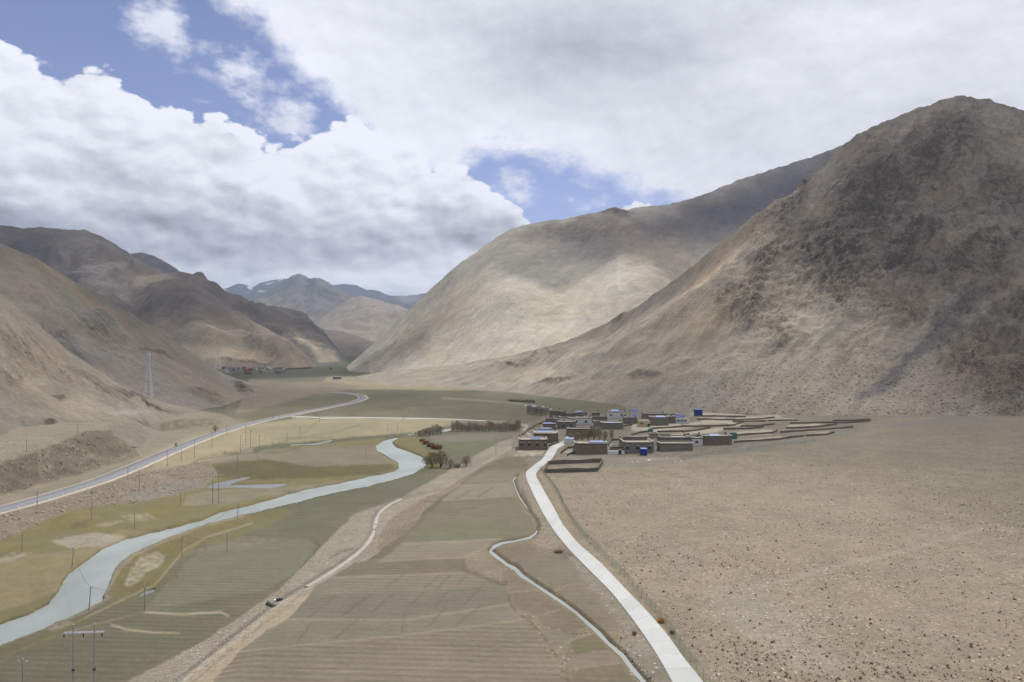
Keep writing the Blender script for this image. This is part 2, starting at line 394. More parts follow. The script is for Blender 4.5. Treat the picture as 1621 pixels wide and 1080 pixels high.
line([(0, 1040), (90, 1005), (160, 985), (230, 968)], 2, rgb(165, 150, 125), w=.7)
# island meadow by the river's right bank
fill([(170, 940), (190, 905), (215, 880), (255, 862), (320, 835), (400, 815), (470, 800), (440, 820), (370, 845), (300, 870), (270, 900), (245, 925), (190, 948)], rgb(131, 121, 78), MEA, name='grassland', var=.15)
fill([(198, 925), (208, 900), (225, 880), (250, 872), (263, 880), (255, 895), (232, 905), (220, 920), (205, 928)], rgb(178, 168, 148), (0, .5, .2, 0))
fill([(330, 868), (390, 845), (440, 826), (480, 805), (430, 815), (360, 842)], rgb(126, 124, 82), MEA, var=.1)
fill([(190, 948), (245, 925), (280, 905), (284, 912), (240, 938), (180, 958), (140, 975), (120, 980)], rgb(115, 112, 74), MEA)
line([(120, 985), (180, 955), (245, 925), (275, 892), (290, 872), (330, 850), (400, 828)], 2.5, rgb(168, 155, 130), w=.8)
fill([(0, 1030), (60, 1008), (130, 975), (140, 980), (70, 1020), (0, 1046), (-150, 1090), (-150, 1070)], rgb(118, 113, 74), MEA)
fill([(72, 994), (110, 982), (118, 985), (84, 998)], rgb(176, 158, 138), (0, .4, 0, 0))
line([(690, 742), (560, 777), (470, 798), (400, 812)], 2, rgb(112, 104, 76), w=.5)
# river meadow on inner bend
fill([(620, 702), (650, 692), (680, 688), (668, 700), (700, 730), (690, 742), (675, 735), (640, 715)], rgb(134, 125, 82), MEA, name='grassland', var=.1)
fill([(665, 690), (720, 683), (820, 682), (800, 704), (740, 735), (700, 738), (668, 706)], rgb(117, 118, 88), (.6, 0, 0, 0), name='field', var=.06)
fill([(680, 690), (820, 683), (815, 690), (780, 697), (690, 700)], rgb(136, 127, 113), (.5, 0, 0, 0), var=.05)
# canal bank, gravel band
fill([(100, 1150), (200, 1080), (330, 1010), (440, 935), (505, 870), (560, 815), (640, 785), (790, 700), (830, 690), (820, 705), (750, 745), (690, 790), (640, 845), (590, 880), (480, 940), (400, 1000), (330, 1060), (250, 1150)],
     rgb(158, 147, 129), (0, .8, 0, .3), name='embankment', var=.08)
fill([(600, 852), (625, 815), (690, 780), (760, 735), (800, 712), (815, 716), (740, 760), (680, 800), (640, 850), (600, 872)], rgb(150, 134, 111), (0, .9, .1, .6), var=.12)
fill([(250, 1110), (330, 1045), (430, 968), (560, 892), (590, 880), (500, 945), (420, 1005), (350, 1070), (310, 1150)], rgb(176, 158, 130), (0, .7, 0, .5), var=.1)
line([(820, 702), (760, 738), (700, 775), (660, 792)], (4, 3), rgb(166, 156, 140))
# centre fields
fill([(840, 722), (830, 745), (852, 830), (838, 850), (800, 858), (775, 880), (800, 905), (806, 960), (840, 985), (880, 1040), (900, 1150), (280, 1150), (350, 1070), (430, 1000), (500, 945), (590, 880), (640, 845), (700, 790), (760, 742), (800, 722)],
     C_FIELDB, FUR, name='field', var=.05)
fill([(800, 722), (840, 722), (832, 738), (835, 745), (765, 745)], rgb(126, 119, 94), (.8, 0, 0, 0), name='field', var=.06)
fill([(765, 745), (828, 742), (820, 760), (735, 765)], rgb(143, 131, 108), (.8, 0, 0, 0), name='field', var=.05)
fill([(735, 765), (822, 760), (828, 785), (700, 793), (710, 782)], rgb(150, 139, 120), (.7, 0, 0, 0), name='field', var=.05)
fill([(700, 793), (828, 785), (848, 815), (845, 843), (800, 852), (650, 866), (640, 855), (680, 815)], rgb(134, 127, 100), (1, 0, 0, 0), name='field', var=.09)
fill([(650, 835), (760, 822), (840, 830), (838, 848), (700, 856), (640, 858)], rgb(131, 128, 98), (.9, 0, 0, 0), var=.1)
fill([(640, 858), (800, 852), (770, 870), (740, 882), (600, 888)], rgb(148, 136, 114), (1, 0, 0, 0), name='field', var=.05)
fill([(590, 886), (735, 882), (730, 906), (510, 914), (540, 895)], rgb(134, 121, 101), (1, 0, 0, 0), name='field', var=.04)
fill([(510, 914), (735, 906), (770, 918), (800, 930), (640, 937), (490, 942)], rgb(142, 132, 113), (1, 0, 0, 0), name='field', var=.04)
fill([(490, 942), (640, 937), (800, 926), (806, 962), (640, 985), (455, 980)], rgb(133, 127, 109), (.5, 0, 0, 0), name='field', var=.03)
fill([(455, 980), (640, 975), (806, 955), (830, 980), (620, 1008), (380, 1030), (420, 1000)], rgb(139, 131, 112), (.4, 0, 0, 0), name='field', var=.03)
fill([(380, 1030), (620, 1006), (830, 980), (880, 1040), (900, 1150), (280, 1150), (345, 1070)], rgb(143, 130, 109), (1.3, 0, 0, 0), name='field', var=.05)
fill([(735, 880), (800, 855), (775, 880), (800, 905), (795, 922), (740, 900)], rgb(151, 135, 112), (0, .6, 0, .4), var=.1)
for a in [[(600, 888), (735, 882), (800, 852)], [(510, 914), (640, 910), (735, 906)], [(452, 980), (640, 981), (806, 956)], [(380, 1030), (620, 1007), (830, 980)],
          [(640, 862), (800, 852)], [(700, 793), (828, 786)]]:
    line(a, 2.2, rgb(168, 153, 126), w=.7)
line([(735, 766), (822, 761)], 2, rgb(112, 100, 78), w=.6)
line([(668, 795), (740, 792), (824, 786)], 2.2, rgb(112, 97, 77), w=.6)
for a in [[(530, 944), (490, 976)], [(588, 940), (545, 972)], [(622, 940), (590, 968)], [(672, 936), (645, 962)], [(710, 934), (690, 958)], [(763, 926), (736, 956)],
          [(495, 983), (472, 1016)], [(570, 976), (533, 1008)], [(640, 970), (637, 996)], [(706, 962), (680, 990)], [(762, 958), (722, 988)], [(696, 911), (672, 930)],
          [(714, 910), (692, 930)], [(737, 911), (724, 926)], [(640, 908), (610, 930)], [(745, 776), (722, 790)], [(780, 772), (758, 786)]]:
    line(a, 2.6, rgb(101, 93, 74), w=.42)
# plots between stream and road
fill([(785, 870), (835, 858), (850, 870), (840, 884), (800, 886)], rgb(137, 122, 102), (.4, .1, 0, 0), name='field')
fill([(805, 890), (850, 876), (905, 880), (920, 922), (880, 928), (830, 905)], rgb(139, 128, 108), (.6, 0, 0, 0), name='field')
fill([(800, 905), (815, 900), (846, 932), (820, 936), (808, 925)], rgb(140, 125, 105), (.4, 0, 0, 0), name='field')
fill([(812, 938), (846, 934), (895, 960), (850, 975), (815, 962)], rgb(136, 122, 102), (.3, .1, 0, 0), name='field')
fill([(850, 975), (898, 960), (936, 990), (900, 1000), (855, 985)], rgb(138, 123, 103), (.3, .1, 0, 0), name='field')
fill([(858, 990), (905, 1003), (900, 1015), (880, 1025), (862, 1010)], rgb(142, 132, 110), (.4, .1, 0, 0), name='field')
fill([(905, 1010), (945, 1003), (965, 1025), (905, 1033)], rgb(130, 124, 92), (.4, 0, .3, 0), name='field')
fill([(895, 1035), (968, 1026), (985, 1046), (912, 1056)], rgb(146, 132, 110), (.4, .1, 0, 0), name='field')
fill([(905, 1060), (985, 1050), (1005, 1075), (1010, 1150), (910, 1150)], rgb(136, 124, 96), (.5, .1, 0, 0), name='field')
fill([(885, 930), (925, 925), (980, 990), (975, 1000), (945, 1000)], rgb(142, 129, 106), (.5, .1, 0, 0), name='field')
# verge between stream/plots and road
fill([(830, 745), (850, 790), (878, 845), (905, 880), (960, 930), (1000, 980), (1030, 1020), (1064, 1080), (1080, 1150), (1010, 1150), (1010, 1080), (975, 1020), (985, 990), (930, 925), (900, 880), (855, 868), (845, 850), (856, 830), (835, 790), (818, 755)],
     rgb(150, 139, 122), (0, 1, .1, .5), name='road_verge', var=.08)
# right gravel plain
fill([(856, 740), (850, 730), (1000, 735), (1170, 712), (1300, 690), (1390, 664), (1480, 660), (1900, 662), (1900, 1150), (1150, 1150), (1112, 1080), (1057, 1006), (986, 929), (916, 862), (891, 832), (876, 791), (856, 765)],
     C_PLAIN, (0, 1, .2, 0), name='gravel_plain', var=.05)
fill([(850, 730), (920, 716), (1170, 706), (1300, 686), (1500, 660), (1621, 668), (1400, 676), (1200, 715), (1000, 740), (950, 736), (860, 738)], rgb(143, 136, 124), (0, .6, 0, 0), var=.05)
line([(880, 726), (960, 724), (1060, 726), (1110, 716), (1180, 708)], (6, 4), rgb(160, 153, 140), w=.8)
for c, a in [(rgb(163, 147, 124), [(1000, 900), (1100, 860), (1180, 890), (1150, 940), (1040, 950)]), (rgb(162, 152, 138), [(1110, 930), (1200, 920), (1300, 1000), (1340, 1070), (1250, 1060), (1150, 980)]),
             (rgb(160, 144, 122), [(1300, 950), (1500, 930), (1621, 960), (1621, 1030), (1450, 1020)]), (rgb(150, 137, 116), [(1500, 820), (1900, 780), (1900, 900), (1560, 900)]),
             (rgb(146, 135, 117), [(1200, 700), (1621, 668), (1900, 668), (1900, 760), (1500, 740), (1250, 735)])]:
    fill(a, c, None, w=.5, warp=6)
line([(1200, 925), (1290, 905), (1440, 870), (1540, 840), (1600, 838)], (10, 5), rgb(168, 156, 138), w=.45, warp=2)
# village ground
fill([(812, 690), (830, 672), (870, 655), (1000, 655), (1090, 650), (1200, 652), (1390, 662), (1350, 680), (1200, 700), (1100, 724), (900, 726), (860, 735), (838, 742), (830, 725), (808, 716)],
     rgb(140, 131, 114), (0, .8, .1, 0), name='village_ground', var=.12)
fill([(806, 722), (822, 713), (862, 712), (858, 720), (820, 722)], rgb(192, 184, 165), (0, .2, 0, 0))
for P in [[(1078, 672), (1140, 662), (1220, 663), (1190, 668), (1120, 672)], [(1100, 655), (1140, 654), (1130, 658), (1088, 659)], [(1086, 655), (1100, 652), (1172, 654), (1180, 659), (1140, 658)],
          [(1000, 672), (1060, 668), (1100, 676), (1050, 684), (1000, 682)], [(1060, 688), (1100, 680), (1150, 677), (1140, 683), (1075, 695)],
          [(1105, 662), (1150, 660), (1146, 664), (1112, 666)], [(1165, 661), (1226, 658), (1240, 661), (1166, 664)], [(1213, 663), (1258, 662), (1260, 665), (1215, 667)],
          [(1150, 670), (1176, 666), (1174, 674), (1156, 676)], [(1155, 684), (1220, 680), (1225, 684), (1222, 688), (1160, 689)], [(1168, 697), (1235, 691), (1245, 694), (1200, 699), (1170, 700)],
          [(1238, 683), (1300, 680), (1322, 678), (1340, 679), (1280, 684)], [(1280, 687), (1310, 684), (1318, 688), (1285, 690)], [(1250, 672), (1310, 670), (1290, 674), (1245, 676)],
          [(1195, 657), (1240, 652), (1265, 656), (1230, 658)], [(890, 715), (912, 712), (912, 716), (895, 718)], [(985, 695), (1010, 692), (1040, 688), (1000, 690)]]:
    fill(P, rgb(190, 181, 158), (0, .15, 0, 0), w=.85, warp=.3)
line([(822, 672), (835, 674), (830, 680), (838, 688), (842, 692)], (3, 3), rgb(185, 178, 165))
# tracks and ditches in the valley
line([(465, 661), (560, 661.5), (660, 663), (720, 664.5), (800, 668)], (1.8, 1.3), rgb(200, 191, 170))
line([(700, 630), (800, 637), (830, 640)], 1.3, rgb(178, 168, 142))
line([(500, 612), (560, 618), (640, 620), (760, 622)], 1.2, rgb(108, 102, 78), w=.6)
line([(545, 655), (560, 650), (600, 645), (700, 643), (740, 640)], 1, rgb(108, 102, 80), w=.6)
line([(555, 655), (575, 660), (592, 661)], 1.2, rgb(98, 92, 70), w=.7)
line([(640, 648), (730, 642), (790, 640)], .9, rgb(160, 150, 120), w=.5)
line([(730, 662), (760, 650), (800, 645)], .9, rgb(104, 98, 76), w=.5)
line([(760, 635), (790, 648)], .9, rgb(104, 98, 76), w=.5)
line([(505, 668), (495, 672), (488, 680), (478, 688), (470, 692)], 2, rgb(138, 134, 86), w=.8)
line([(570, 672), (545, 680), (535, 684), (480, 692), (430, 695)], 1.8, rgb(120, 114, 82), w=.6)
line([(440, 700), (470, 694), (500, 693), (560, 691), (640, 690)], 2, rgb(112, 104, 78), w=.6, brk=.7)
line([(320, 728), (380, 718), (450, 716), (468, 710), (462, 703)], 2.2, rgb(120, 114, 72), w=.7)
line([(300, 735), (330, 722), (372, 716), (420, 705), (450, 700)], 2, rgb(108, 96, 76), w=.7, brk=.6)
line([(350, 716), (362, 718), (378, 719)], 4, rgb(92, 78, 60), w=.8, brk=.9)
line([(310, 786), (400, 778), (480, 776), (560, 764), (630, 748)], 1.6, rgb(112, 104, 84), w=.6, brk=.6)
line([(0, 640), (40, 630), (80, 628), (110, 632), (170, 640), (240, 642)], 1.8, rgb(100, 86, 66), w=.7, brk=.6)
line([(30, 652), (60, 636), (100, 634)], 3, rgb(176, 163, 138), w=.5)
line([(1058, 652), (1160, 655), (1240, 662)], 1.2, rgb(116, 106, 90), w=.4)
# canal trench
line([(278, 1082), (310, 1054), (370, 1005), (430, 958), (470, 932), (520, 902), (556, 878), (582, 862)], (7, 2.5), rgb(108, 104, 98), w=.65)
line([(268, 1092), (300, 1070), (370, 1016), (440, 958), (520, 912), (556, 892)], (8, 4), rgb(178, 171, 156), w=.7)
line([(290, 1092), (400, 1002), (470, 948)], 3, rgb(115, 92, 70), w=.5, brk=.9)
line([(560, 868), (540, 874), (522, 884)], 2.5, rgb(98, 88, 70), w=.7)
line([(560, 880), (585, 850), (596, 812), (640, 788), (700, 774)], (9, 4), rgb(138, 130, 117), w=.5)
line([(582, 862), (590, 840), (588, 822), (606, 800), (640, 784)], (3, 2), rgb(112, 108, 100), w=.7)
line([(498, 872), (508, 864), (498, 858)], 3, rgb(98, 80, 62), w=.7, brk=.5)
line([(210, 1052), (230, 1045), (262, 1048)], 7, rgb(110, 96, 80), w=.5, brk=1)
# eroded lines between plots
line([(798, 905), (806, 940), (815, 970), (840, 985), (850, 1000), (872, 1030), (890, 1070), (900, 1100)], (5, 7), rgb(150, 133, 108), w=.8)
line([(801, 920), (808, 955), (818, 968), (838, 982), (862, 1010), (885, 1045)], 3, rgb(94, 78, 60), w=.7, brk=1)
line([(812, 937), (846, 933)], 2, rgb(158, 142, 118), w=.8); line([(850, 975), (898, 960)], 2, rgb(160, 144, 118), w=.8)
line([(880, 1030), (905, 1012), (940, 1002)], 3.5, rgb(162, 148, 122), w=.8); line([(895, 1034), (968, 1026)], 2, rgb(104, 90, 68), w=.6)
line([(912, 1057), (985, 1048)], 2, rgb(160, 146, 120), w=.8); line([(860, 988), (900, 1002), (930, 1003)], 2, rgb(100, 84, 64), w=.6, brk=.6)
line([(900, 1040), (890, 1068), (900, 1080)], 10, rgb(110, 92, 76), w=.5, brk=1)
fill([(872, 870), (890, 866), (910, 878), (895, 884)], rgb(120, 108, 92), None, w=.8)

# water courses (polygons follow the water's edge)
RIVER_L = [(-150, 1040), (0, 981), (45, 966), (80, 948), (92, 930), (110, 902), (135, 884), (160, 866), (200, 848), (260, 834), (310, 822), (350, 806), (400, 795), (440, 783), (480, 772), (520, 764), (560, 756), (600, 748), (620, 744), (632, 738), (630, 728), (612, 718), (597, 710), (595, 702), (606, 695), (630, 689), (655, 685)]
RIVER_R = [(-150, 1068), (0, 1020), (60, 998), (120, 972), (165, 950), (164, 942), (175, 925), (180, 905), (192, 888), (215, 873), (250, 858), (290, 842), (330, 828), (380, 816), (425, 806), (475, 794), (525, 781), (580, 770), (620, 760), (650, 752), (672, 741), (676, 731), (668, 722), (640, 711), (625, 706), (621, 700), (632, 693), (648, 688), (658, 686)]
RIV = RIVER_L + RIVER_R[::-1]
fill([(a, b + 1.6) for a, b in RIVER_L] + [(a - 1.0, b - 1.8) for a, b in RIVER_R[::-1]], rgb(104, 94, 70), (0, .1, .3, 0), h=-1.7)
R2 = [(694, 680), (705, 678), (716, 677), (714, 680), (704, 682), (695, 683)]
R3 = [(828, 640), (846, 640), (860, 641.5), (872, 645), (882, 651), (878, 654), (862, 654), (858, 648), (850, 643.5), (832, 642)]
PONDS = [[(326, 770), (336, 765), (350, 762), (372, 757), (398, 752), (396, 756), (378, 761), (362, 767), (420, 765), (462, 764), (440, 771), (410, 772), (370, 771), (340, 772)],
         [(456, 705), (466, 702), (480, 702), (500, 701), (518, 697), (530, 695), (524, 699), (500, 704), (478, 704), (462, 706)],
         [(221, 940), (230, 933), (246, 930), (248, 933), (232, 940), (222, 943)]]
for P in (R2, R3): fill(P, rgb(110, 104, 84), (0, 0, 0, 0), h=-1.2, warp=.2)
for P in PONDS: fill([(a, b - .6) for a, b in P], rgb(106, 96, 74), (0, .1, .3, 0), h=-.7, warp=.4)
STREAM = [(818, 752, 3.0), (812, 760, 3.4), (816, 772, 3.6), (822, 786, 4.0), (830, 798, 4.5), (838, 810, 4.8), (848, 822, 5.4), (852, 833, 6.0), (848, 843, 5.5), (838, 850, 5.0), (815, 855, 4.4), (796, 858, 6.0),
          (782, 864, 9), (776, 871, 11), (787, 881, 9), (802, 892, 9), (815, 898, 12), (826, 910, 10), (845, 922, 8), (865, 935, 8), (890, 952, 8), (910, 966, 8), (930, 984, 9), (948, 1000, 11), (962, 1015, 10), (985, 1035, 11), (1000, 1055, 13), (1020, 1078, 15), (1045, 1110, 16)]
for (a, b) in zip(STREAM[:-1], STREAM[1:]):
    line([(a[0], a[1]), (b[0], b[1])], (a[2] * .8 + 7, b[2] * .8 + 7), rgb(146, 132, 106), w=.9, warp=0)
for (a, b) in zip(STREAM[:-1], STREAM[1:]):
    line([(a[0] + 1.5, a[1] - 1.5), (b[0] + 1.5, b[1] - 1.5)], (a[2] * .7 + 2.5, b[2] * .7 + 2.5), rgb(96, 84, 62), w=.75, warp=.0, h=-.5)

def blur(A, n=1):
    for _ in range(n):
        A = (A + np.roll(A, 1, 0) + np.roll(A, -1, 0)) / 3; A = (A + np.roll(A, 1, 1) + np.roll(A, -1, 1)) / 3
    return A
def _calm(A):
    L = A.mean(-1, keepdims=True); return A * (.80 + .35 * np.clip((L - .17) / .25, 0, 1))
_B = PC.copy()
for _k in (8, 16, 24): _B = (np.roll(_B, _k, 1) + np.roll(_B, -_k, 1) + _B) / 3
_B = (np.roll(_B, 6, 0) + np.roll(_B, -6, 0) + _B) / 3
PC = PC * .82 + _B * .18
PC = _calm(PC) * np.array([.75, .75, .725], np.float32)
PCb = blur(PC, 1); PMb = blur(PM, 2); PHb = blur(PH, 1)
def samp(A, px, py):
    u = np.clip(px - X0, 0, RW - 1.001); v = np.clip(py - Y0, 0, RH - 1.001)
    i = u.astype(int); j = v.astype(int); fu = u - i; fv = v - j
    if A.ndim == 3: fu = fu[..., None]; fv = fv[..., None]
    i1 = np.minimum(i + 1, RW - 1); j1 = np.minimum(j + 1, RH - 1)
    return (A[j, i] * (1 - fu) + A[j, i1] * fu) * (1 - fv) + (A[j1, i] * (1 - fu) + A[j1, i1] * fu) * fv

# ------------------------------------------------------------------ mesh helpers
COL = scene.collection
def new_obj(name, mesh, parent=None, **tags):
    o = bpy.data.objects.new(name, mesh); COL.objects.link(o)
    if parent is not None: o.parent = parent
    for k, v in tags.items():
        if v is not None: o[k] = v
    return o
def fast_mesh(name, V, F4, mat, attrs=None, smooth=True):
    me = bpy.data.meshes.new(name)
    V = np.asarray(V, np.float32); F4 = np.asarray(F4, np.int32); k = F4.shape[1]
    me.vertices.add(len(V)); me.vertices.foreach_set('co', V.ravel())
    me.loops.add(F4.size); me.loops.foreach_set('vertex_index', F4.ravel())
    me.polygons.add(len(F4)); me.polygons.foreach_set('loop_start', np.arange(0, F4.size, k, dtype=np.int32))
    me.polygons.foreach_set('use_smooth', np.full(len(F4), smooth, bool))
    me.update(calc_edges=True)
    for nm, arr in (attrs or {}).items():
        a = me.attributes.new(nm, 'FLOAT_COLOR', 'POINT')
        q = np.ones((len(V), 4), np.float32); q[:, :arr.shape[1]] = arr
        a.data.foreach_set('color', q.ravel())
    if mat: me.materials.append(mat)
    return me
def grid_faces(nr, nc):
    i = np.arange(nr * nc).reshape(nr, nc)
    return np.stack([i[:-1, :-1], i[:-1, 1:], i[1:, 1:], i[1:, :-1]], -1).reshape(-1, 4)

# ------------------------------------------------------------------ materials
def mat_new(name):
    m = bpy.data.materials.new(name); m.use_nodes = True; t = NT(m.node_tree)
    b = m.node_tree.nodes['Principled BSDF']; b.inputs['Roughness'].default_value = .95
    b.inputs['Specular IOR Level'].default_value = .15
    return m, t, b
def bump(t, b, h, strength=.5, dist=1.0):
    n = t.node('ShaderNodeBump'); n.inputs['Strength'].default_value = strength; n.inputs['Distance'].default_value = dist
    t.put(n.inputs['Height'], h); t.l.new(n.outputs[0], b.inputs['Normal'])
def attr(t, name):
    a = t.node('ShaderNodeAttribute'); a.attribute_name = name; return a.outputs['Color']
def scol(t, c, f):
    """colour times factor socket"""
    n = t.vm('SCALE', c); t.put(n.node.inputs['Scale'], f); return n

def ground_material():
    m, t, b = mat_new('ground_surface')
    P = t.node('ShaderNodeNewGeometry').outputs['Position']
    c = attr(t, 'Col'); s = t.node('ShaderNodeSeparateXYZ'); t.l.new(attr(t, 'Msk'), s.inputs[0]); fur, sto, mea = s.outputs
    n1 = t.noise(P, .018, 5, .6); n2 = t.noise(P, .12, 7, .74); n3 = t.noise(P, 1.0, 4, .75)
    f = t.add(1.0, t.mul(t.sub(n1, .5), .30)); f = t.mul(f, t.add(1.0, t.mul(t.sub(n2, .5), t.add(.45, t.mul(sto, .4)))))
    f = t.mul(f, t.add(1.0, t.mul(t.sub(n3, .5), t.add(.55, t.mul(sto, .65)))))
    # furrows
    pw = t.vm('MULTIPLY', P, (.055, 1.0, 0))
    nw = t.noise(t.vm('MULTIPLY', P, (.02, .6, 0)), 1.0, 3, .6)
    ph = t.add(t.mul(t.node('ShaderNodeSeparateXYZ').outputs[1], 0), 0) if False else None
    sy = t.node('ShaderNodeSeparateXYZ'); t.l.new(pw, sy.inputs[0])
    w = t.m('SINE', t.add(t.mul(t.add(sy.outputs[0], sy.outputs[1]), 2 * math.pi / 1.9), t.mul(nw, 5.0)))
    w2 = t.m('SINE', t.mul(t.add(t.mul(sy.outputs[0], -1.0), sy.outputs[1]), 2 * math.pi / 11.0))
    nb = t.noise(t.vm('MULTIPLY', P, (.05, 1.6, 0)), 1.0, 4, .65)
    brk = t.noise(P, .35, 3, .6)
    fl = t.add(t.add(t.mul(t.mul(w, t.lin(brk, .35, .7, .02, .15)), 1.0), t.mul(w2, .012)), t.mul(t.sub(nb, .5), .36))
    f = t.mul(f, t.add(1.0, t.mul(fl, fur)))
    c2 = scol(t, c, f)
    # meadow: mottled green / straw
    mm = t.noise(P, .09, 6, .65)
    mfac = t.mul(mea, t.ss(mm, .42, .60))
    c2 = t.mix(t.mul(mfac, .55), c2, scol(t, c2, 1.0) if False else t.mix(1.0, c2, (1.08, 1.02, .78, 1), 'MULTIPLY'))
    md = t.mul(mea, t.ss(t.noise(P, .45, 5, .7), .55, .70))
    c2 = t.mix(t.mul(md, .45), c2, rgba(100, 92, 58))
    # soft brown-grey drifts
    c2 = t.mix(t.mul(t.ss(t.noise(P, .045, 4, .6), .48, .66), .25), c2, t.mix(1.0, c2, (1.05, .98, .92, 1), 'MULTIPLY'))
    # stones: pale and dark specks
    v = t.voro(P, 1.15); dist = v.outputs['Distance']; cell = t.node('ShaderNodeSeparateXYZ'); t.l.new(v.outputs['Color'], cell.inputs[0])
    big = t.voro(P, .42); cb = t.node('ShaderNodeSeparateXYZ'); t.l.new(big.outputs['Color'], cb.inputs[0])
    drift = t.ss(t.noise(P, .05, 4, .6), .40, .62)
    pale = t.mul(t.m('GREATER_THAN', cell.outputs[0], .72), t.ss(dist, .34, .16))
    dark = t.mul(t.m('LESS_THAN', cell.outputs[0], .16), t.ss(dist, .42, .20))
    bd = t.mul(t.m('LESS_THAN', cb.outputs[0], .22), t.ss(big.outputs['Distance'], .34, .15))
    c2 = t.mix(t.mul(t.mul(pale, sto), t.add(.25, t.mul(drift, .5))), c2, rgba(196, 186, 168))
    c2 = t.mix(t.mul(t.mul(dark, sto), .5), c2, rgba(105, 90, 70))
    c2 = t.mix(t.mul(t.mul(bd, sto), .5), c2, rgba(108, 92, 68))
    t.l.new(c2, b.inputs['Base Color'])
    h = t.add(t.mul(n3, .25), t.mul(n2, .8))
    bump(t, b, h, .7, .6)
    return m

def mountain_material(name, ang, rocksc=.05, n2sc=.05):
    """streaks run along the fall line at angle ang (radians) in plan"""
    m, t, b = mat_new(name)
    P = t.node('ShaderNodeNewGeometry').outputs['Position']
    c = attr(t, 'Col'); s = t.node('ShaderNodeSeparateXYZ'); t.l.new(attr(t, 'Msk'), s.inputs[0]); rock, dots, strk = s.outputs
    mp = t.node('ShaderNodeMapping'); mp.vector_type = 'POINT'; t.l.new(P, mp.inputs[0]); mp.inputs['Rotation'].default_value = (0, 0, -ang)
    Q = mp.outputs[0]                        # x along fall line
    qs = t.vm('MULTIPLY', Q, (.0045, .05, .012))
    st = t.noise(qs, 1.0, 6, .62)
    qs2 = t.vm('MULTIPLY', Q, (.02, .22, .05)); st2 = t.noise(qs2, 1.0, 4, .6)
    n1 = t.noise(P, .006, 6, .6); n2 = t.noise(P, n2sc, 9, .80); n3 = t.noise(P, .30, 5, .8)
    f = t.add(1.0, t.mul(t.sub(n1, .5), .5)); f = t.mul(f, t.add(1.0, t.mul(t.sub(n2, .5), 1.25)))
    f = t.mul(f, t.add(1.0, t.mul(t.sub(n3, .5), .9)))
    f = t.mul(f, t.add(1.0, t.mul(t.sub(st, .5), t.add(.25, t.mul(strk, .7)))))
    f = t.mul(f, t.add(1.0, t.mul(t.sub(st2, .5), t.add(.15, t.mul(strk, .35)))))
    c2 = scol(t, c, f)
    c2 = t.mix(t.mul(t.ss(t.noise(P, .011, 4, .6), .48, .62), .45), c2, t.mix(1.0, c2, (1.05, .98, .88, 1), 'MULTIPLY'))
    c2 = t.mix(t.mul(t.ss(t.noise(t.vm('ADD', P, (900, 0, 0)), .013, 4, .6), .50, .64), .45), c2, t.mix(1.0, c2, (.86, .93, 1.03, 1), 'MULTIPLY'))
    # broken rock
    rn = t.noise(P, rocksc, 9, .80, .4)
    rn2 = t.noise(t.vm('MULTIPLY', Q, (.035, .11, .12)), 1.0, 8, .76)
    rthr = t.sub(.68, t.mul(rock, .29))
    rm = t.ss(t.add(t.mul(rn, .5), t.mul(rn2, .5)), rthr, t.add(rthr, .05))
    rm = t.mul(rm, t.ss(rock, .02, .2))
    rcol = t.mix(t.lin(n3, .35, .65), rgba(66, 57, 50), rgba(122, 110, 98))
    c2 = t.mix(t.mul(rm, .88), c2, rcol)
    rb = t.m('ABSOLUTE', t.sub(t.noise(t.vm('MULTIPLY', Q, (.010, .060, .03)), 1.0, 7, .68, .5), .5))
    rb2 = t.m('ABSOLUTE', t.sub(t.noise(t.vm('MULTIPLY', Q, (.03, .16, .08)), 1.0, 5, .68, .5), .5))
    ribs = t.add(t.mul(t.ss(rb, .045, .0), .42), t.mul(t.ss(rb2, .045, .0), .25))
    c2 = t.mix(t.mul(ribs, t.ss(rock, .08, .45)), c2, rgba(66, 58, 52))
    pal = t.mul(t.ss(t.noise(t.vm('MULTIPLY', Q, (.008, .09, .04)), 1.0, 6, .7), .60, .70), t.mul(strk, .45))
    c2 = t.mix(pal, c2, rgba(164, 152, 134))
    # low scrub as dark specks
    v = t.voro(P, .30); cs = t.node('ShaderNodeSeparateXYZ'); t.l.new(v.outputs['Color'], cs.inputs[0])
    dm = t.mul(t.m('LESS_THAN', cs.outputs[0], .55), t.ss(v.outputs['Distance'], .42, .22))
    v2 = t.voro(P, .85); cs2 = t.node('ShaderNodeSeparateXYZ'); t.l.new(v2.outputs['Color'], cs2.inputs[0])
    dm2 = t.mul(t.m('LESS_THAN', cs2.outputs[0], .40), t.ss(v2.outputs['Distance'], .42, .22))
    c2 = t.mix(t.mul(t.m('MAXIMUM', dm, dm2), t.mul(dots, .62)), c2, rgba(78, 69, 54))
    t.l.new(c2, b.inputs['Base Color'])
    h = t.add(t.mul(n3, .5), t.add(t.mul(n2, 3.2 * .05 / n2sc), t.mul(t.mul(rn2, t.add(rock, .06)), 9.0)))
    bump(t, b, h, .8, 1.0)
    return m

GROUND = ground_material()
M_R = mountain_material('mountain_scree', math.atan2(.72, .70))
M_M = mountain_material('mountain_slope', math.atan2(.85, .5), .03, .04)
M_L = mountain_material('hill_slope', math.atan2(.55, -.83))
M_F = mountain_material('far_slope', math.atan2(.9, .2), .012, .014)

# ------------------------------------------------------------------ ground sheet
NC, NR = 1100, 500
cpx = np.linspace(-140, 1762, NC)
rpy = np.concatenate([[551.0, 552.5, 554, 556, 558, 560], np.linspace(562, 1140, NR - 6)])[::-1]
CP, RP = np.meshgrid(cpx, rpy)
Dg = FPX * CAMZ / (RP - HOR); Xg = (CP - W0 / 2) / FPX * Dg; Zg = Zs(Xg, Dg)
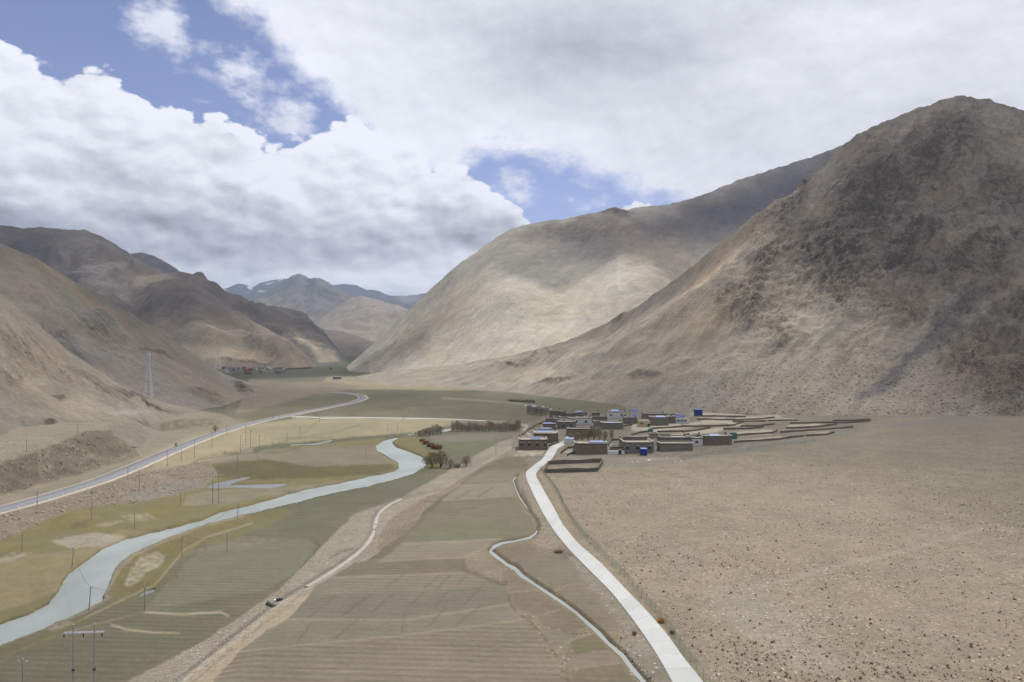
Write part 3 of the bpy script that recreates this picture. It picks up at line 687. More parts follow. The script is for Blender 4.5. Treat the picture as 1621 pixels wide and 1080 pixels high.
# true picture position of each ground point (terrain height included)
QY = HOR + (CAMZ - Zg) / Dg * FPX; QX = CP
gcol = samp(PCb, QX, QY); gmsk = samp(PMb, QX, QY); gh = samp(PHb, QX, QY)
rub = gmsk[..., 3:4]
amp = np.clip((Dg - 60) / 400, .35, 1.0)
det = .22 * fbm(Xg / 9.0, Dg / 9.0, 3) + .5 * fbm(Xg / 60.0, Dg / 60.0, 2) * np.clip((np.abs(Xg - 25) - 12) / 40, 0, 1)
det = det * (gh > -.02) * (1 - gmsk[..., 0].clip(0, 1) * .6)
det = det + rub[..., 0] * (1.3 * ridged(Xg / 9.0, Dg / 7.0, 3) * (Dg > 150) + .35 * fbm(Xg / 2.5, Dg / 2.5, 2) + (2.6 * ridged(Xg / 16.0 + .6 * pn(Xg / 9, Dg / 9), Dg / 24.0, 4, .6) - 1.2) * sst(-Xg, 90, 110) * sst(Zg, 3.4, 6.5)) * .8
# keep the ground calm beside roads
Zfin = Zg + det * amp + gh
def flatten_near(P, halfw, zoff):
    global Zfin
    sdv = np.abs(poly_sd(Xg, Dg, P)); k = 1 - sst(sdv, halfw, halfw + 5)
    Zfin = Zfin * (1 - k) + (Zg + zoff) * k
ROAD_LE = [(832, 752), (834, 760), (845.6, 786), (861, 816), (879, 844), (902, 872), (937, 907.6), (968.7, 939), (999, 977.6), (1022, 1010), (1043, 1042), (1064, 1080), (1095, 1140)]
ROAD_RE = [(849, 756), (856, 768), (868, 790), (876, 803), (891, 832), (916, 862), (951, 892), (986, 929), (1021.5, 965.6), (1057, 1006), (1080.5, 1041), (1113, 1080), (1152, 1140)]
ROAD_LU = [(832, 752), (833, 747), (839, 742), (849, 734), (859, 727), (864, 718.4), (871, 708), (882, 703), (893, 698), (897, 690)]
ROAD_RU = [(849, 756), (848, 750), (851, 745), (859, 738), (871, 730), (878, 720), (883, 710), (894, 704.5), (903, 699), (904, 690)]
LRw = [at(a, b)[:2] for a, b in LROAD_PX]
flatten_near(LRw, 5, 0)
rc = [at((a[0] + b[0]) / 2, (a[1] + b[1]) / 2)[:2] for a, b in list(zip(ROAD_LE, ROAD_RE))[::-1]] + [at((a[0] + b[0]) / 2, (a[1] + b[1]) / 2)[:2] for a, b in list(zip(ROAD_LU, ROAD_RU))[1:]]
flatten_near(rc, 3.5, 0)
Vg = np.stack([Xg, Dg, Zfin], -1).reshape(-1, 3)
_at_slow = at
_QM = np.maximum.accumulate(QY[::-1], axis=0)          # far to near, picture row of every ground point
_DR = Dg[::-1, 0]
def at(px, py, it=0):
    c = (px - cpx[0]) / (cpx[1] - cpx[0])
    if not (0 <= c < NC - 1) or not (_QM[0, 0] < py < 1139): return _at_slow(px, py)
    i = int(c); q = _QM[:, i]
    r = int(np.searchsorted(q, py)); r = min(max(r, 1), NR - 1)
    f = (py - q[r - 1]) / max(1e-6, q[r] - q[r - 1])
    inv = 1 / _DR[r - 1] * (1 - f) + 1 / _DR[r] * f
    d = 1 / inv; x = (px - W0 / 2) / FPX * d
    f = min(1, max(0, f)); z = Zg[NR - r, i] * (1 - f) + Zg[NR - 1 - r, i] * f
    return x, d, float(z)
Fg = grid_faces(NR, NC)
idv = PI[np.clip((QY - Y0).astype(int), 0, RH - 1), np.clip((QX - X0).astype(int), 0, RW - 1)]
fid = idv[:-1, :-1].reshape(-1)
cA = gcol.reshape(-1, 3); mA_ = gmsk.reshape(-1, 4)[:, :3]
def zground(x, y):
    """height of the built ground at a plan point"""
    px = x / y * FPX + W0 / 2; py = HOR + FPX * CAMZ / y
    c = np.interp(px, cpx, np.arange(NC)); r = NR - 1 - np.interp(py, rpy[::-1], np.arange(NR))
    i = int(min(NC - 2, c)); j = int(min(NR - 2, r)); fu = c - i; fv = r - j
    return float((Zfin[j, i] * (1 - fu) + Zfin[j, i + 1] * fu) * (1 - fv) + (Zfin[j + 1, i] * (1 - fu) + Zfin[j + 1, i + 1] * fu) * fv)
for rid in range(len(regions) + 1):
    sel = np.where(fid == rid)[0]
    if len(sel) == 0: continue
    fs = Fg[sel]; uv, inv = np.unique(fs, return_inverse=True)
    nm = 'ground' if rid == 0 else regions[rid - 1]
    me = fast_mesh(nm, Vg[uv], inv.reshape(-1, 4), GROUND, {'Col': cA[uv], 'Msk': mA_[uv]})
    new_obj(nm, me, kind='structure')
# the land behind and beside the frame, out to the horizon
def side_sheet():
    d0 = float(Dg[0, 0])
    row = Vg[:NC]                                  # nearest row, joined exactly
    V = []; 
    n = NC
    A = row.copy(); B = row.copy(); B[:, 1] = -3000; B[:, 0] = np.linspace(-6000, 6000, n); B[:, 2] = 0
    V = np.concatenate([A, B]); F = grid_faces(2, n)[:, ::-1]
    cc = np.concatenate([cA[:NC], np.tile(np.array(C_FIELDB), (n, 1))]); mm = np.tile(np.array([[.3, .4, .2]]), (2 * n, 1))
    new_obj('ground', fast_mesh('ground', V, F, GROUND, {'Col': cc, 'Msk': mm}), kind='structure')
    for ci in (0, NC - 1):
        E = np.stack([Xg[:, ci], Dg[:, ci], Zfin[:, ci]], -1); O = E.copy(); O[:, 0] = (-9000 if ci == 0 else 9000); O[:, 2] = 0
        O[:, 1] = np.linspace(-3000, 9500, len(O))
        V = np.concatenate([E, O]); cc = np.tile(np.array(C_TAN if ci == 0 else C_PLAIN), (len(V), 1)); mm = np.tile(np.array([[0, .8, .1]]), (len(V), 1))
        new_obj('ground', fast_mesh('ground', V, grid_faces(2, len(E)), GROUND, {'Col': cc, 'Msk': mm}), kind='structure')
side_sheet()

# ------------------------------------------------------------------ mountains
LOFT = {}
def loft(name, cols, nu, nt, mat, base, k=.3, big=(12, 180), und=None, crest_n=1.5, paint=(), streak=(3, 25, .8), strk=.5, dotsfn=None, rockfn=None, rockamp=6.0, pxr=None, colvar=.06, fold=()):
    cols = np.array(cols, float)
    p0, p1 = pxr or (cols[0, 0], cols[-1, 0])
    px = np.linspace(p0, p1, nu)
    pyc, dc, df, zf = [np.interp(px, cols[:, 0], cols[:, i]) for i in (1, 2, 3, 4)]
    ker = max(1, int(nu / (p1 - p0) * 10))
    def sm(a):
        if ker < 2: return a
        w = np.hanning(ker + 2)[1:-1]; w /= w.sum()
        return np.convolve(np.pad(a, ker, 'edge'), w, 'same')[ker:-ker]
    pyc, dc, df, zf = map(sm, (pyc, dc, df, zf))
    zc = CAMZ + (HOR - pyc) / FPX * dc
    t = np.linspace(0, 1, nt); nb = 14; tb = np.linspace(0, 1, nb)[1:]
    T = t[:, None]; prof = T + k * (T * T - T)
    d = df + (dc - df) * T; z = zf + (zc - zf) * prof
    db = dc + (dc - df) * .6 * tb[:, None]; zb = zc - (zc - zf) * .6 * (tb[:, None] ** 1.4) - 20 * tb[:, None]
    D = np.concatenate([d, db]); Z = np.concatenate([z, zb]); TT = np.concatenate([np.repeat(T, nu, 1), np.repeat(1 + tb[:, None], nu, 1)])
    X = (px[None] - W0 / 2) / FPX * D
    env = np.clip(TT * 5, 0, 1) * np.clip((1.02 - TT) * 4, .12, 1)
    env = np.where(TT > 1, .12, env)
    hgt = np.clip((zc - zf) / 60, .05, 1)[None]
    dz = big[0] * fbm(X / big[1], D / big[1], 4, .5)
    a = streak[2]; ca, sa = math.cos(a), math.sin(a)
    along = (X * ca + D * sa); across = (-X * sa + D * ca)
    dz = dz + streak[0] * ridged(across / streak[1] + .8 * pn(along / 120, across / 120), along / (streak[1] * 9), 3)
    PXm = np.repeat(px[None], len(D), 0)
    for (fx, fy, rx, ry, an, h) in fold:
        zq = HOR - (Z - CAMZ) / D * FPX
        ux = (PXm - fx) * math.cos(an) + (zq - fy) * math.sin(an); uy = -(PXm - fx) * math.sin(an) + (zq - fy) * math.cos(an)
        dz = dz + h * np.exp(-(ux / rx) ** 2 - (uy / ry) ** 2) / np.maximum(hgt * env, .3)
    Z = Z + dz * env * hgt
    PY = HOR - (Z - CAMZ) / D * FPX
    C = np.ones(D.shape + (3,)) * np.array(base) * np.array([.89, .88, .86])
    C = C * (1 + colvar * fbm(X / 90, D / 90, 4)[..., None])
    MK = np.zeros(D.shape + (3,)); MK[..., 2] = strk
    wx = 14 * fbm(PXm / 40, PY / 40, 4); wy = 14 * fbm(PXm / 40 + 31, PY / 40, 4)
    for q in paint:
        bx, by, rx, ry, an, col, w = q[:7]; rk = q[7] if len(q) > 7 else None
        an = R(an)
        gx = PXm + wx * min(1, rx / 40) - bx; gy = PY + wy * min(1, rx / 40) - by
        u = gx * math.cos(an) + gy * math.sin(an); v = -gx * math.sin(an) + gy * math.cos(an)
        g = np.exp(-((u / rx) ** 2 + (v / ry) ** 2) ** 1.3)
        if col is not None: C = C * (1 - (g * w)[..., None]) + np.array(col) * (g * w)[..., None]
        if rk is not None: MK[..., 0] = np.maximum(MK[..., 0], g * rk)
    if rockfn is not None: MK[..., 0] = np.maximum(MK[..., 0], rockfn(PXm, PY, TT))
    if dotsfn is not None: MK[..., 1] = dotsfn(PXm, PY, TT)
    strm = ridged(across / 26 + .9 * pn(along / 70, across / 70), along / 120, 4, .6)
    MK[..., 0] = np.clip(MK[..., 0] * (.30 + 1.15 * strm), 0, 1)
    # rocky relief where the rock mask is strong, ragged crest
    rel = ridged(X / 34 + .5 * pn(X / 60, D / 60), D / 26, 5, .6)
    Z = Z + MK[..., 0] * rockamp * rel * np.clip(TT * 4, 0, 1) * np.where(TT > .97, .4, 1)
    Z = Z + crest_n * ridged(X / 55, D / 80, 4) * (np.exp(-((TT - 1) / .06) ** 2)) * hgt
    PY = HOR - (Z - CAMZ) / D * FPX
    V = np.stack([X, D, Z], -1).reshape(-1, 3)
    me = fast_mesh(name, V, grid_faces(len(D), nu), mat, {'Col': C.reshape(-1, 3), 'Msk': MK.reshape(-1, 3)})
    o = new_obj(name, me, kind='structure')
    LOFT[name if name not in LOFT else o.name] = (PXm, PY, X, D, Z, TT)
    return o
def loft_at(name, px, py):
    PXm, PY, X, D, Z, TT = LOFT[name]
    q = (PXm - px) ** 2 + (PY - py) ** 2 + (TT > 1.001) * 1e6
    i = np.unravel_index(np.argmin(q), q.shape)
    return float(X[i]), float(D[i]), float(Z[i])

DARKR = rgb(92, 80, 70); SCREE = rgb(132, 122, 107); BASE_R = rgb(132, 124, 111)
# right mountain: long ridge nose from the valley up to the summit on the right
loft('mountain', [(470, 618, 900, 800, -3), (520, 602, 1180, 900, -3), (620, 588, 1150, 860, -3), (700, 582, 1120, 830, -3), (800, 568, 1080, 780, -2), (870, 553, 1040, 700, -2), (930, 530, 1000, 640, -2), (1000, 497, 960, 590, 0),
     (1050, 462, 940, 560, 1), (1100, 425, 940, 530, 2), (1150, 385, 950, 515, 3), (1200, 345, 970, 500, 4), (1250, 315, 1000, 490, 4), (1300, 272, 1030, 480, 4), (1340, 232, 1050, 475, 4), (1370, 215, 1060, 470, 4),
     (1420, 190, 1080, 465, 4), (1480, 172, 1100, 460, 4), (1500, 162, 1100, 455, 4), (1530, 158, 1100, 450, 4), (1570, 165, 1110, 445, 4), (1621, 180, 1120, 440, 4), (1750, 215, 1120, 420, 4), (2100, 260, 1100, 380, 4)],
     860, 330, M_R, rgb(150, 140, 123), k=.42, big=(18, 150), crest_n=7, streak=(13, 38, math.atan2(.72, .70)), strk=1.0, rockamp=23, pxr=(480, 2000),
     paint=[(1390, 320, 110, 80, -50, DARKR, .35, .85), (1330, 420, 70, 80, -50, DARKR, .35, .88), (1480, 250, 120, 60, -35, DARKR, .25, .72), (1540, 420, 110, 60, -40, DARKR, .2, .7), (1440, 400, 90, 60, -50, DARKR, .2, .75), (1290, 400, 60, 60, -55, DARKR, .2, .7), (1600, 600, 60, 60, -40, DARKR, .2, .75),
            (1440, 480, 80, 40, -45, DARKR, .25, .5), (1560, 560, 90, 70, -35, DARKR, .35, .6), (1510, 510, 110, 22, -42, rgb(112, 110, 110), .55, .62), (1420, 590, 90, 10, -38, rgb(92, 90, 92), .7, .3),
            (1215, 420, 60, 30, -62, rgb(140, 126, 108), .5, .7), (1180, 480, 40, 50, -50, DARKR, .3, .6), (1250, 340, 90, 16, -52, rgb(150, 136, 118), .5, .6), (1150, 400, 130, 9, -40, rgb(180, 150, 118), .55, .0),
            (1125, 437, 70, 6, -38, rgb(192, 166, 132), .8), (1260, 490, 60, 24, -38, rgb(166, 150, 126), .55), (1240, 530, 80, 20, -20, rgb(160, 144, 118), .4), (1130, 500, 60, 40, -30, rgb(152, 132, 96), .6),
            (1390, 540, 45, 6, -40, rgb(165, 150, 130), .7), (1350, 525, 30, 6, -40, rgb(165, 150, 130), .5), (1540, 570, 28, 12, -42, rgb(168, 152, 134), .7), (1480, 620, 50, 14, -35, rgb(146, 128, 110), .6),
            (1530, 600, 60, 10, -40, rgb(150, 128, 108), .5), (1440, 210, 60, 10, -28, rgb(166, 150, 130), .4), (1270, 300, 60, 8, -50, rgb(162, 144, 122), .5),
            (950, 590, 60, 22, -10, rgb(150, 140, 118), .5), (700, 598, 200, 14, 3, rgb(146, 138, 118), .7), (860, 590, 50, 20, -20, rgb(176, 163, 134), .5), (985, 560, 60, 24, -25, rgb(142, 134, 118), .5),
            (1060, 590, 90, 26, -12, rgb(140, 130, 110), .5), (1020, 592, 24, 4, -5, DARKR, .5, .28), (880, 603, 30, 3, -12, DARKR, .5, .22), (1250, 600, 130, 30, 0, rgb(134, 126, 108), .4),
            (1190, 330, 40, 30, -45, DARKR, .2, .5), (975, 505, 14, 6, -20, DARKR, .6, .6), (820, 570, 60, 3, -14, rgb(110, 98, 80), .5, .15), (1590, 300, 60, 80, -40, DARKR, .3, .6), (1600, 480, 50, 70, -40, DARKR, .3, .6)],
     rockfn=lambda px, py, T: (.30 + .45 * fbm(px / 90, py / 60, 3)).clip(0, .62) * sst(px, 1080, 1250) * (1 - sst(py, 500, 640)),
     dotsfn=lambda px, py, T: sst(py, 530, 610) * sst(px, 900, 1150) * .95 + .35 * sst(px, 900, 1200))

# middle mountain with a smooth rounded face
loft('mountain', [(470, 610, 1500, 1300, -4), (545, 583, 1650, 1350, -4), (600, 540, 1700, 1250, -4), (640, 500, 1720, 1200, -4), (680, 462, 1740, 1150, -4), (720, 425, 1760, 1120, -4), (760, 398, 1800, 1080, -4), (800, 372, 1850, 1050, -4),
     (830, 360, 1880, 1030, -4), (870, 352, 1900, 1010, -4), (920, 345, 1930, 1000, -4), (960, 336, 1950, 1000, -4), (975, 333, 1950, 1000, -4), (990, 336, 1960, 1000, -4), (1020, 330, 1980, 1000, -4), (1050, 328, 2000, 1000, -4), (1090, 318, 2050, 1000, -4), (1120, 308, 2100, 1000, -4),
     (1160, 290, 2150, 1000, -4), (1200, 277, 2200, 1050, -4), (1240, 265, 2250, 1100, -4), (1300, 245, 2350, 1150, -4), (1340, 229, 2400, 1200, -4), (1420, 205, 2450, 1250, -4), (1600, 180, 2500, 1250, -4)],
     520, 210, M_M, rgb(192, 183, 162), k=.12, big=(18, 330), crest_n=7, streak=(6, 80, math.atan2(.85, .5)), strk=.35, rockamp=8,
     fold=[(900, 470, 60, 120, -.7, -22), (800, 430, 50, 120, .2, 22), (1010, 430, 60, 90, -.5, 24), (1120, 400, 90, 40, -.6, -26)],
     paint=[(1100, 350, 260, 36, -14, rgb(92, 88, 92), .85, .25), (1250, 320, 170, 80, -20, rgb(88, 86, 94), .85, .2), (1330, 280, 120, 60, -20, rgb(84, 82, 92), .7, .2), (920, 365, 110, 16, -4, rgb(106, 92, 82), .6, .35), (975, 338, 30, 8, 0, DARKR, .6, .7), (640, 550, 120, 18, -42, rgb(120, 108, 92), .55, .25),  # bluish-dark upper patches paint cloud shade into the slope colour
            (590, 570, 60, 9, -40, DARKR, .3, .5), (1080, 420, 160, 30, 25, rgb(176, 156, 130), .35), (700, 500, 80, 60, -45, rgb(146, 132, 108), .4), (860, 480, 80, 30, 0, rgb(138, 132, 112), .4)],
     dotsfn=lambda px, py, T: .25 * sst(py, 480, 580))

# left hill, grey scree, coming down from the left edge to the valley
loft('hill', [(-500, 300, 700, 380, 4), (-150, 330, 760, 420, 6), (0, 388, 780, 450, 6), (60, 415, 800, 470, 6), (130, 455, 850, 490, 4), (200, 495, 900, 500, 3), (260, 532, 950, 520, 2), (310, 565, 990, 535, 0), (350, 590, 1010, 550, -1),
     (375, 600, 980, 570, -2), (420, 612, 900, 620, -2), (470, 621, 850, 680, -2), (520, 629, 780, 740, -2)],
     400, 220, M_L, rgb(130, 124, 115), k=.25, big=(10, 130), crest_n=3.5, streak=(5.5, 28, math.atan2(.55, -.83)), strk=.6, rockamp=8,
     paint=[(110, 450, 160, 10, 38, rgb(160, 132, 92), .6), (60, 400, 110, 22, 36, rgb(122, 112, 90), .7), (200, 500, 130, 18, 38, rgb(116, 106, 88), .7), (170, 540, 130, 30, 38, rgb(150, 142, 127), .5, .3), (100, 545, 60, 30, 30, rgb(148, 140, 126), .4, .45),
            (160, 520, 50, 20, 40, None, 0, .55), (260, 520, 30, 6, 38, DARKR, .5, .75), (250, 560, 40, 3, 28, DARKR, .5, .5), (350, 615, 90, 16, 22, rgb(132, 116, 98), .6), (330, 625, 30, 10, 20, DARKR, .2, .6), (385, 615, 16, 8, 30, DARKR, .2, .7),
            (300, 600, 120, 22, 25, rgb(136, 120, 101), .5), (30, 470, 60, 60, 30, rgb(156, 140, 116), .4), (200, 608, 100, 18, 30, rgb(146, 130, 110), .4)],
     dotsfn=lambda px, py, T: np.full(px.shape, .30))
# near tan hill and apron above the bluff
loft('hill', [(-500, 380, 400, 210, 4), (-150, 400, 450, 240, 7), (0, 465, 480, 262, 10), (50, 508, 490, 290, 10), (110, 558, 500, 312, 9), (180, 603, 505, 326, 8), (230, 630, 520, 345, 2), (290, 646, 530, 380, -3), (345, 657, 525, 430, -5), (380, 668, 500, 450, -7)],
     330, 170, M_L, rgb(131, 123, 110), k=.35, big=(5, 60), crest_n=1.2, streak=(2.6, 18, math.atan2(.55, -.83)), strk=.4, rockamp=4,
     paint=[(60, 560, 90, 30, 35, rgb(150, 132, 108), .5, .45), (150, 605, 80, 12, 30, rgb(140, 124, 102), .4, .5), (40, 600, 50, 16, 25, rgb(158, 146, 114), .5), (20, 590, 30, 20, 0, None, 0, .4), (215, 634, 60, 3, 15, DARKR, .5, .6),
            (150, 650, 60, 16, 10, rgb(158, 146, 116), .4), (200, 650, 40, 5, 12, rgb(160, 153, 142), .5), (95, 630, 14, 4, 10, DARKR, .5, .6), (80, 668, 8, 4, 0, DARKR, .4, .8)],
     dotsfn=lambda px, py, T: np.full(px.shape, .45))
FARB = rgb(110, 103, 98)
# left big mountain in the mid distance and its front spur
loft('mountain', [(-450, 300, 2300, 1300, -4), (-100, 345, 2500, 1450, -4), (0, 357, 2550, 1500, -4), (35, 363, 2560, 1500, -4), (60, 361, 2560, 1500, -4), (100, 366, 2600, 1500, -4), (130, 368, 2620, 1500, -4), (160, 378, 2640, 1500, -4), (200, 402, 2650, 1500, -4), (255, 436, 2650, 1550, -4),
     (300, 442, 2650, 1600, -4), (335, 458, 2700, 1650, -4), (369, 476, 2750, 1700, -4), (391, 489, 2750, 1750, -4), (413, 501, 2750, 1800, -4), (471, 527, 2700, 1900, -4), (502, 542, 2650, 2000, -4), (537, 560, 2550, 2100, -4), (560, 580, 2450, 2200, -6)],
     330, 150, M_F, FARB, k=.1, big=(110, 420), crest_n=8, streak=(60, 150, 1.2), strk=.5, rockamp=12,
     paint=[(150, 420, 60, 30, 50, rgb(150, 142, 134), .75, .4), (60, 400, 70, 30, 20, rgb(86, 80, 82), .7), (240, 440, 60, 16, 20, rgb(160, 146, 120), .6), (220, 465, 60, 20, 20, rgb(118, 102, 94), .5), (430, 520, 90, 10, 36, rgb(90, 82, 74), .7), (520, 565, 60, 8, 32, rgb(180, 164, 132), .8)],)
loft('mountain', [(120, 560, 2000, 1450, -4), (190, 482, 2050, 1480, -4), (240, 452, 2080, 1500, -4), (275, 444, 2100, 1500, -4), (300, 447, 2100, 1500, -4), (335, 470, 2100, 1500, -4), (391, 506, 2050, 1520, -4), (435, 531, 1980, 1550, -4), (469, 555, 1900, 1600, -4), (500, 579, 1800, 1650, -6), (520, 590, 1780, 1700, -10)],
     260, 130, M_F, rgb(118, 109, 98), k=.1, big=(60, 300), crest_n=5, streak=(34, 110, 1.2), strk=.5, rockamp=8,
     paint=[(290, 465, 80, 30, 20, rgb(96, 86, 82), .75), (390, 540, 80, 30, 10, rgb(150, 136, 110), .5), (380, 562, 110, 12, 6, rgb(168, 152, 122), .6), (330, 560, 60, 20, 0, rgb(162, 148, 122), .5), (420, 545, 50, 14, 35, DARKR, .3, .5), (390, 572, 60, 4, 5, DARKR, .3, .6)],)
loft('hill', [(150, 440, 3500, 2600, 0), (200, 404, 3550, 2700, 0), (222, 401, 3550, 2700, 0), (245, 407, 3550, 2700, 0), (275, 424, 3500, 2700, 0), (310, 448, 3450, 2700, 0), (350, 480, 3400, 2700, 0)],
     110, 60, M_F, rgb(110, 106, 110), k=.1, big=(40, 300), crest_n=6, streak=(12, 80, 1.2))
loft('hill', [(300, 436, 5000, 3600, 0), (340, 460, 5000, 3600, 0), (362, 468, 4950, 3600, 0), (404, 484, 4900, 3600, 0), (440, 497, 4850, 3600, 0), (480, 511, 4800, 3600, 0), (520, 527, 4700, 3500, 0), (600, 560, 4500, 3400, -10), (650, 585, 4400, 3400, -20)],
     170, 70, M_F, rgb(150, 136, 118), k=.1, big=(60, 500), crest_n=8, streak=(20, 120, 1.4))
loft('hill', [(440, 560, 4100, 3300, 0), (470, 532, 4150, 3300, 0), (502, 519, 4200, 3300, 0), (524, 524, 4200, 3300, 0), (546, 527, 4200, 3300, 0), (589, 542, 4150, 3300, 0), (640, 565, 4000, 3200, -10), (700, 590, 3900, 3200, -20)],
     150, 60, M_F, rgb(112, 100, 88), k=.1, big=(40, 400), crest_n=6, streak=(14, 100, 1.2))
loft('mountain', [(470, 545, 6000, 4500, 0), (497, 514, 6200, 4600, 0), (520, 496, 6300, 4700, 0), (555, 472, 6400, 4800, 0), (571, 469, 6400, 4800, 0), (602, 476.6, 6400, 4800, 0), (640, 489, 6300, 4800, 0), (700, 515, 6200, 4700, 0), (760, 540, 6000, 4600, 0)],
     170, 70, M_F, rgb(150, 137, 120), k=.1, big=(90, 600), crest_n=8, streak=(35, 150, .9))
loft('mountain', [(330, 505, 7400, 5600, 0), (360, 492, 7500, 5600, 0), (390, 477, 7600, 5600, 0), (420, 463, 7700, 5700, 0), (447, 448, 7800, 5800, 0), (462, 438, 7800, 5800, 0), (473, 435.5, 7800, 5800, 0), (482, 439, 7800, 5800, 0), (489, 443, 7700, 5700, 0), (497, 441, 7600, 5700, 0), (504, 441.5, 7600, 5700, 0), (515, 446, 7600, 5700, 0), (524, 452, 7600, 5700, 0), (546, 466, 7500, 5600, 0), (580, 480, 7400, 5600, 0), (640, 500, 7300, 5600, 0), (740, 540, 7000, 5500, 0)],
     200, 90, M_F, rgb(114, 107, 108), k=.1, big=(170, 800), crest_n=12, streak=(70, 220, 1.3),  # bluish-grey base puts some distance haze into the colour
     paint=[(420, 470, 60, 22, -30, rgb(92, 86, 88), .6), (520, 462, 40, 12, 30, rgb(90, 84, 86), .5), (470, 500, 50, 20, 0, rgb(146, 132, 112), .5), (430, 490, 40, 15, 10, rgb(150, 136, 112), .5)])  # dark patches stand for cloud shadow, painted into the far slope
SNOW = rgb(236, 238, 244)
loft('mountain', [(200, 500, 10500, 8300, 0), (290, 462, 10500, 8300, 0), (325, 458, 10500, 8300, 0), (340, 457, 10500, 8300, 0), (357, 459, 10500, 8300, 0), (368, 454, 10500, 8300, 0), (378, 450, 10500, 8300, 0), (389, 452, 10500, 8300, 0), (400, 457.5, 10500, 8300, 0), (413, 449.5, 10500, 8300, 0), (428, 446, 10500, 8300, 0), (447, 442.5, 10500, 8300, 0),
     (480, 446, 10500, 8300, 0), (515, 454, 10500, 8300, 0), (531, 453, 10500, 8300, 0), (544, 451.5, 10500, 8300, 0), (564, 453, 10500, 8300, 0), (580, 461, 10500, 8300, 0), (591, 460, 10500, 8300, 0), (604, 464, 10500, 8300, 0), (618, 470, 10500, 8300, 0), (640, 470, 10500, 8300, 0), (662, 468, 10500, 8300, 0), (680, 465, 10500, 8300, 0), (720, 476, 10500, 8300, 0), (800, 500, 10500, 8300, 0)],
     330, 90, M_F, rgb(72, 74, 88), k=.1, big=(130, 700), crest_n=20, streak=(60, 200, 1.5),  # blue of the base is partly painted haze
     paint=[(352, 461, 6, 1.6, 5, SNOW, .6), (396, 457, 4, 1.6, 20, SNOW, .9), (425, 448.5, 7, .9, -8, SNOW, .7), (444, 444, 5, 1.0, -20, SNOW, .8), (413, 461, 6, 1.2, 0, SNOW, .6), (381, 451, 6, .9, 10, SNOW, .6), (650, 472, 40, 6, 0, rgb(150, 136, 122), .6)])

# ------------------------------------------------------------------ unseen cloud deck added to shade the land, gaps shaped to light chosen slopes
def shade_cloud_layer():
    ZC = 3300.0
    n = 190; ext = 5200
    xs = np.linspace(-3200, 5400, n); ys = np.linspace(-1800, 7400, n)
    Xc, Yc = np.meshgrid(xs, ys)
    # place on the ground each cell shades: subtract the sun offset
    k = ZC / SUNV.z
    gx = Xc - SUNV.x * k; gy = Yc - SUNV.y * k
    T = .50 + .42 * fbm(gx / 520 + 3, gy / 520, 4) + .28 * sst(gy, 450, 900) + .15 * sst(gx, 150, 500) * sst(gy, 250, 500)
    def lit(px, py, name, r, amt, d=None, z=None, ry=None):
        nonlocal T
        if d is None: x, y, z_ = loft_at(name, px, py)
        else: x, y, z_ = (px - W0 / 2) / FPX * d, d, (CAMZ - (py - HOR) / FPX * d if z is None else z)
        cx = x + SUNV.x * (ZC - z_) / SUNV.z; cy = y + SUNV.y * (ZC - z_) / SUNV.z
        wob = 1 + .6 * fbm(Xc / 160, Yc / 160, 3)
        r = r * 1.3; ry = ry and ry * 1.3
        q = np.exp(-(((Xc - cx) / r) ** 2 + ((Yc - cy) / (ry or r)) ** 2) * wob)
        T = T - amt * q
    RM, MM, LH, TH = 'mountain', 'mountain.001', 'hill', 'hill.001'
    for a in sorted(CLOUD_PATCHES, key=lambda q: q[4]): lit(*a)
    T = np.clip(T, 0, 1.0)
    T = T * sst(Xc, -3200, -2700) * (1 - sst(Xc, 4900, 5400)) * sst(Yc, -1800, -1300) * (1 - sst(Yc, 6900, 7400))
    # thin the deck out to stay out of view where it would sink below 31 degrees of elevation
    el = np.arctan2(ZC - CAMZ, np.hypot(Xc, Yc)); T = T * sst(el, R(30), R(33))
    thick = 30 + 420 * T
    bot = ZC - 60 * fbm(Xc / 400, Yc / 400, 3); top = bot + thick * (1 + .3 * fbm(Xc / 180, Yc / 180, 3))
    Vb = np.stack([Xc, Yc, bot], -1).reshape(-1, 3); Vt = np.stack([Xc, Yc, top], -1).reshape(-1, 3)
    F = grid_faces(n, n); keep = (T.reshape(-1)[F].max(1) > .004); F = F[keep]
    V = np.concatenate([Vb, Vt]); F2 = np.concatenate([F[:, ::-1], F + n * n])
    # side walls
    e = {}
    for f in F.tolist():
        for a, b in zip(f, f[1:] + f[:1]):
            if (b, a) in e: del e[(b, a)]
            else: e[(a, b)] = 1
    side = np.array([(a, b, b + n * n, a + n * n) for a, b in e], np.int32)
    F2 = np.concatenate([F2, side])
    tr = np.concatenate([T.reshape(-1)] * 2)
    m = bpy.data.materials.new('shade_cloud'); m.use_nodes = True; t = NT(m.node_tree); t.n.clear()
    o = t.node('ShaderNodeOutputMaterial'); mx = t.node('ShaderNodeMixShader'); tp = t.node('ShaderNodeBsdfTransparent'); tl = t.node('ShaderNodeBsdfTranslucent')
    tl.inputs[0].default_value = (.9, .9, .92, 1)
    s = t.node('ShaderNodeSeparateXYZ'); t.l.new(attr(t, 'Dens'), s.inputs[0])
    P = t.node('ShaderNodeNewGeometry').outputs['Position']
    nn = t.noise(P, .004, 4, .6)
    den = t.m('MULTIPLY', s.outputs[0], t.lin(nn, .3, .7, .75, 1.2), clamp=True)
    opq = t.mul(den, CLOUD_OPQ)
    t.l.new(opq, mx.inputs[0]); t.l.new(tp.outputs[0], mx.inputs[1]); t.l.new(tl.outputs[0], mx.inputs[2]); t.l.new(mx.outputs[0], o.inputs[0])
    me = fast_mesh('cloud', V, F2, m, {'Dens': np.stack([tr, tr, tr], -1)})
    new_obj('cloud', me, kind='structure')  # out-of-view deck, added only to cast shade and sun patches
CLOUD_OPQ = .92
MM, RM, LH, TH = 'mountain.001', 'mountain', 'hill', 'hill.001'
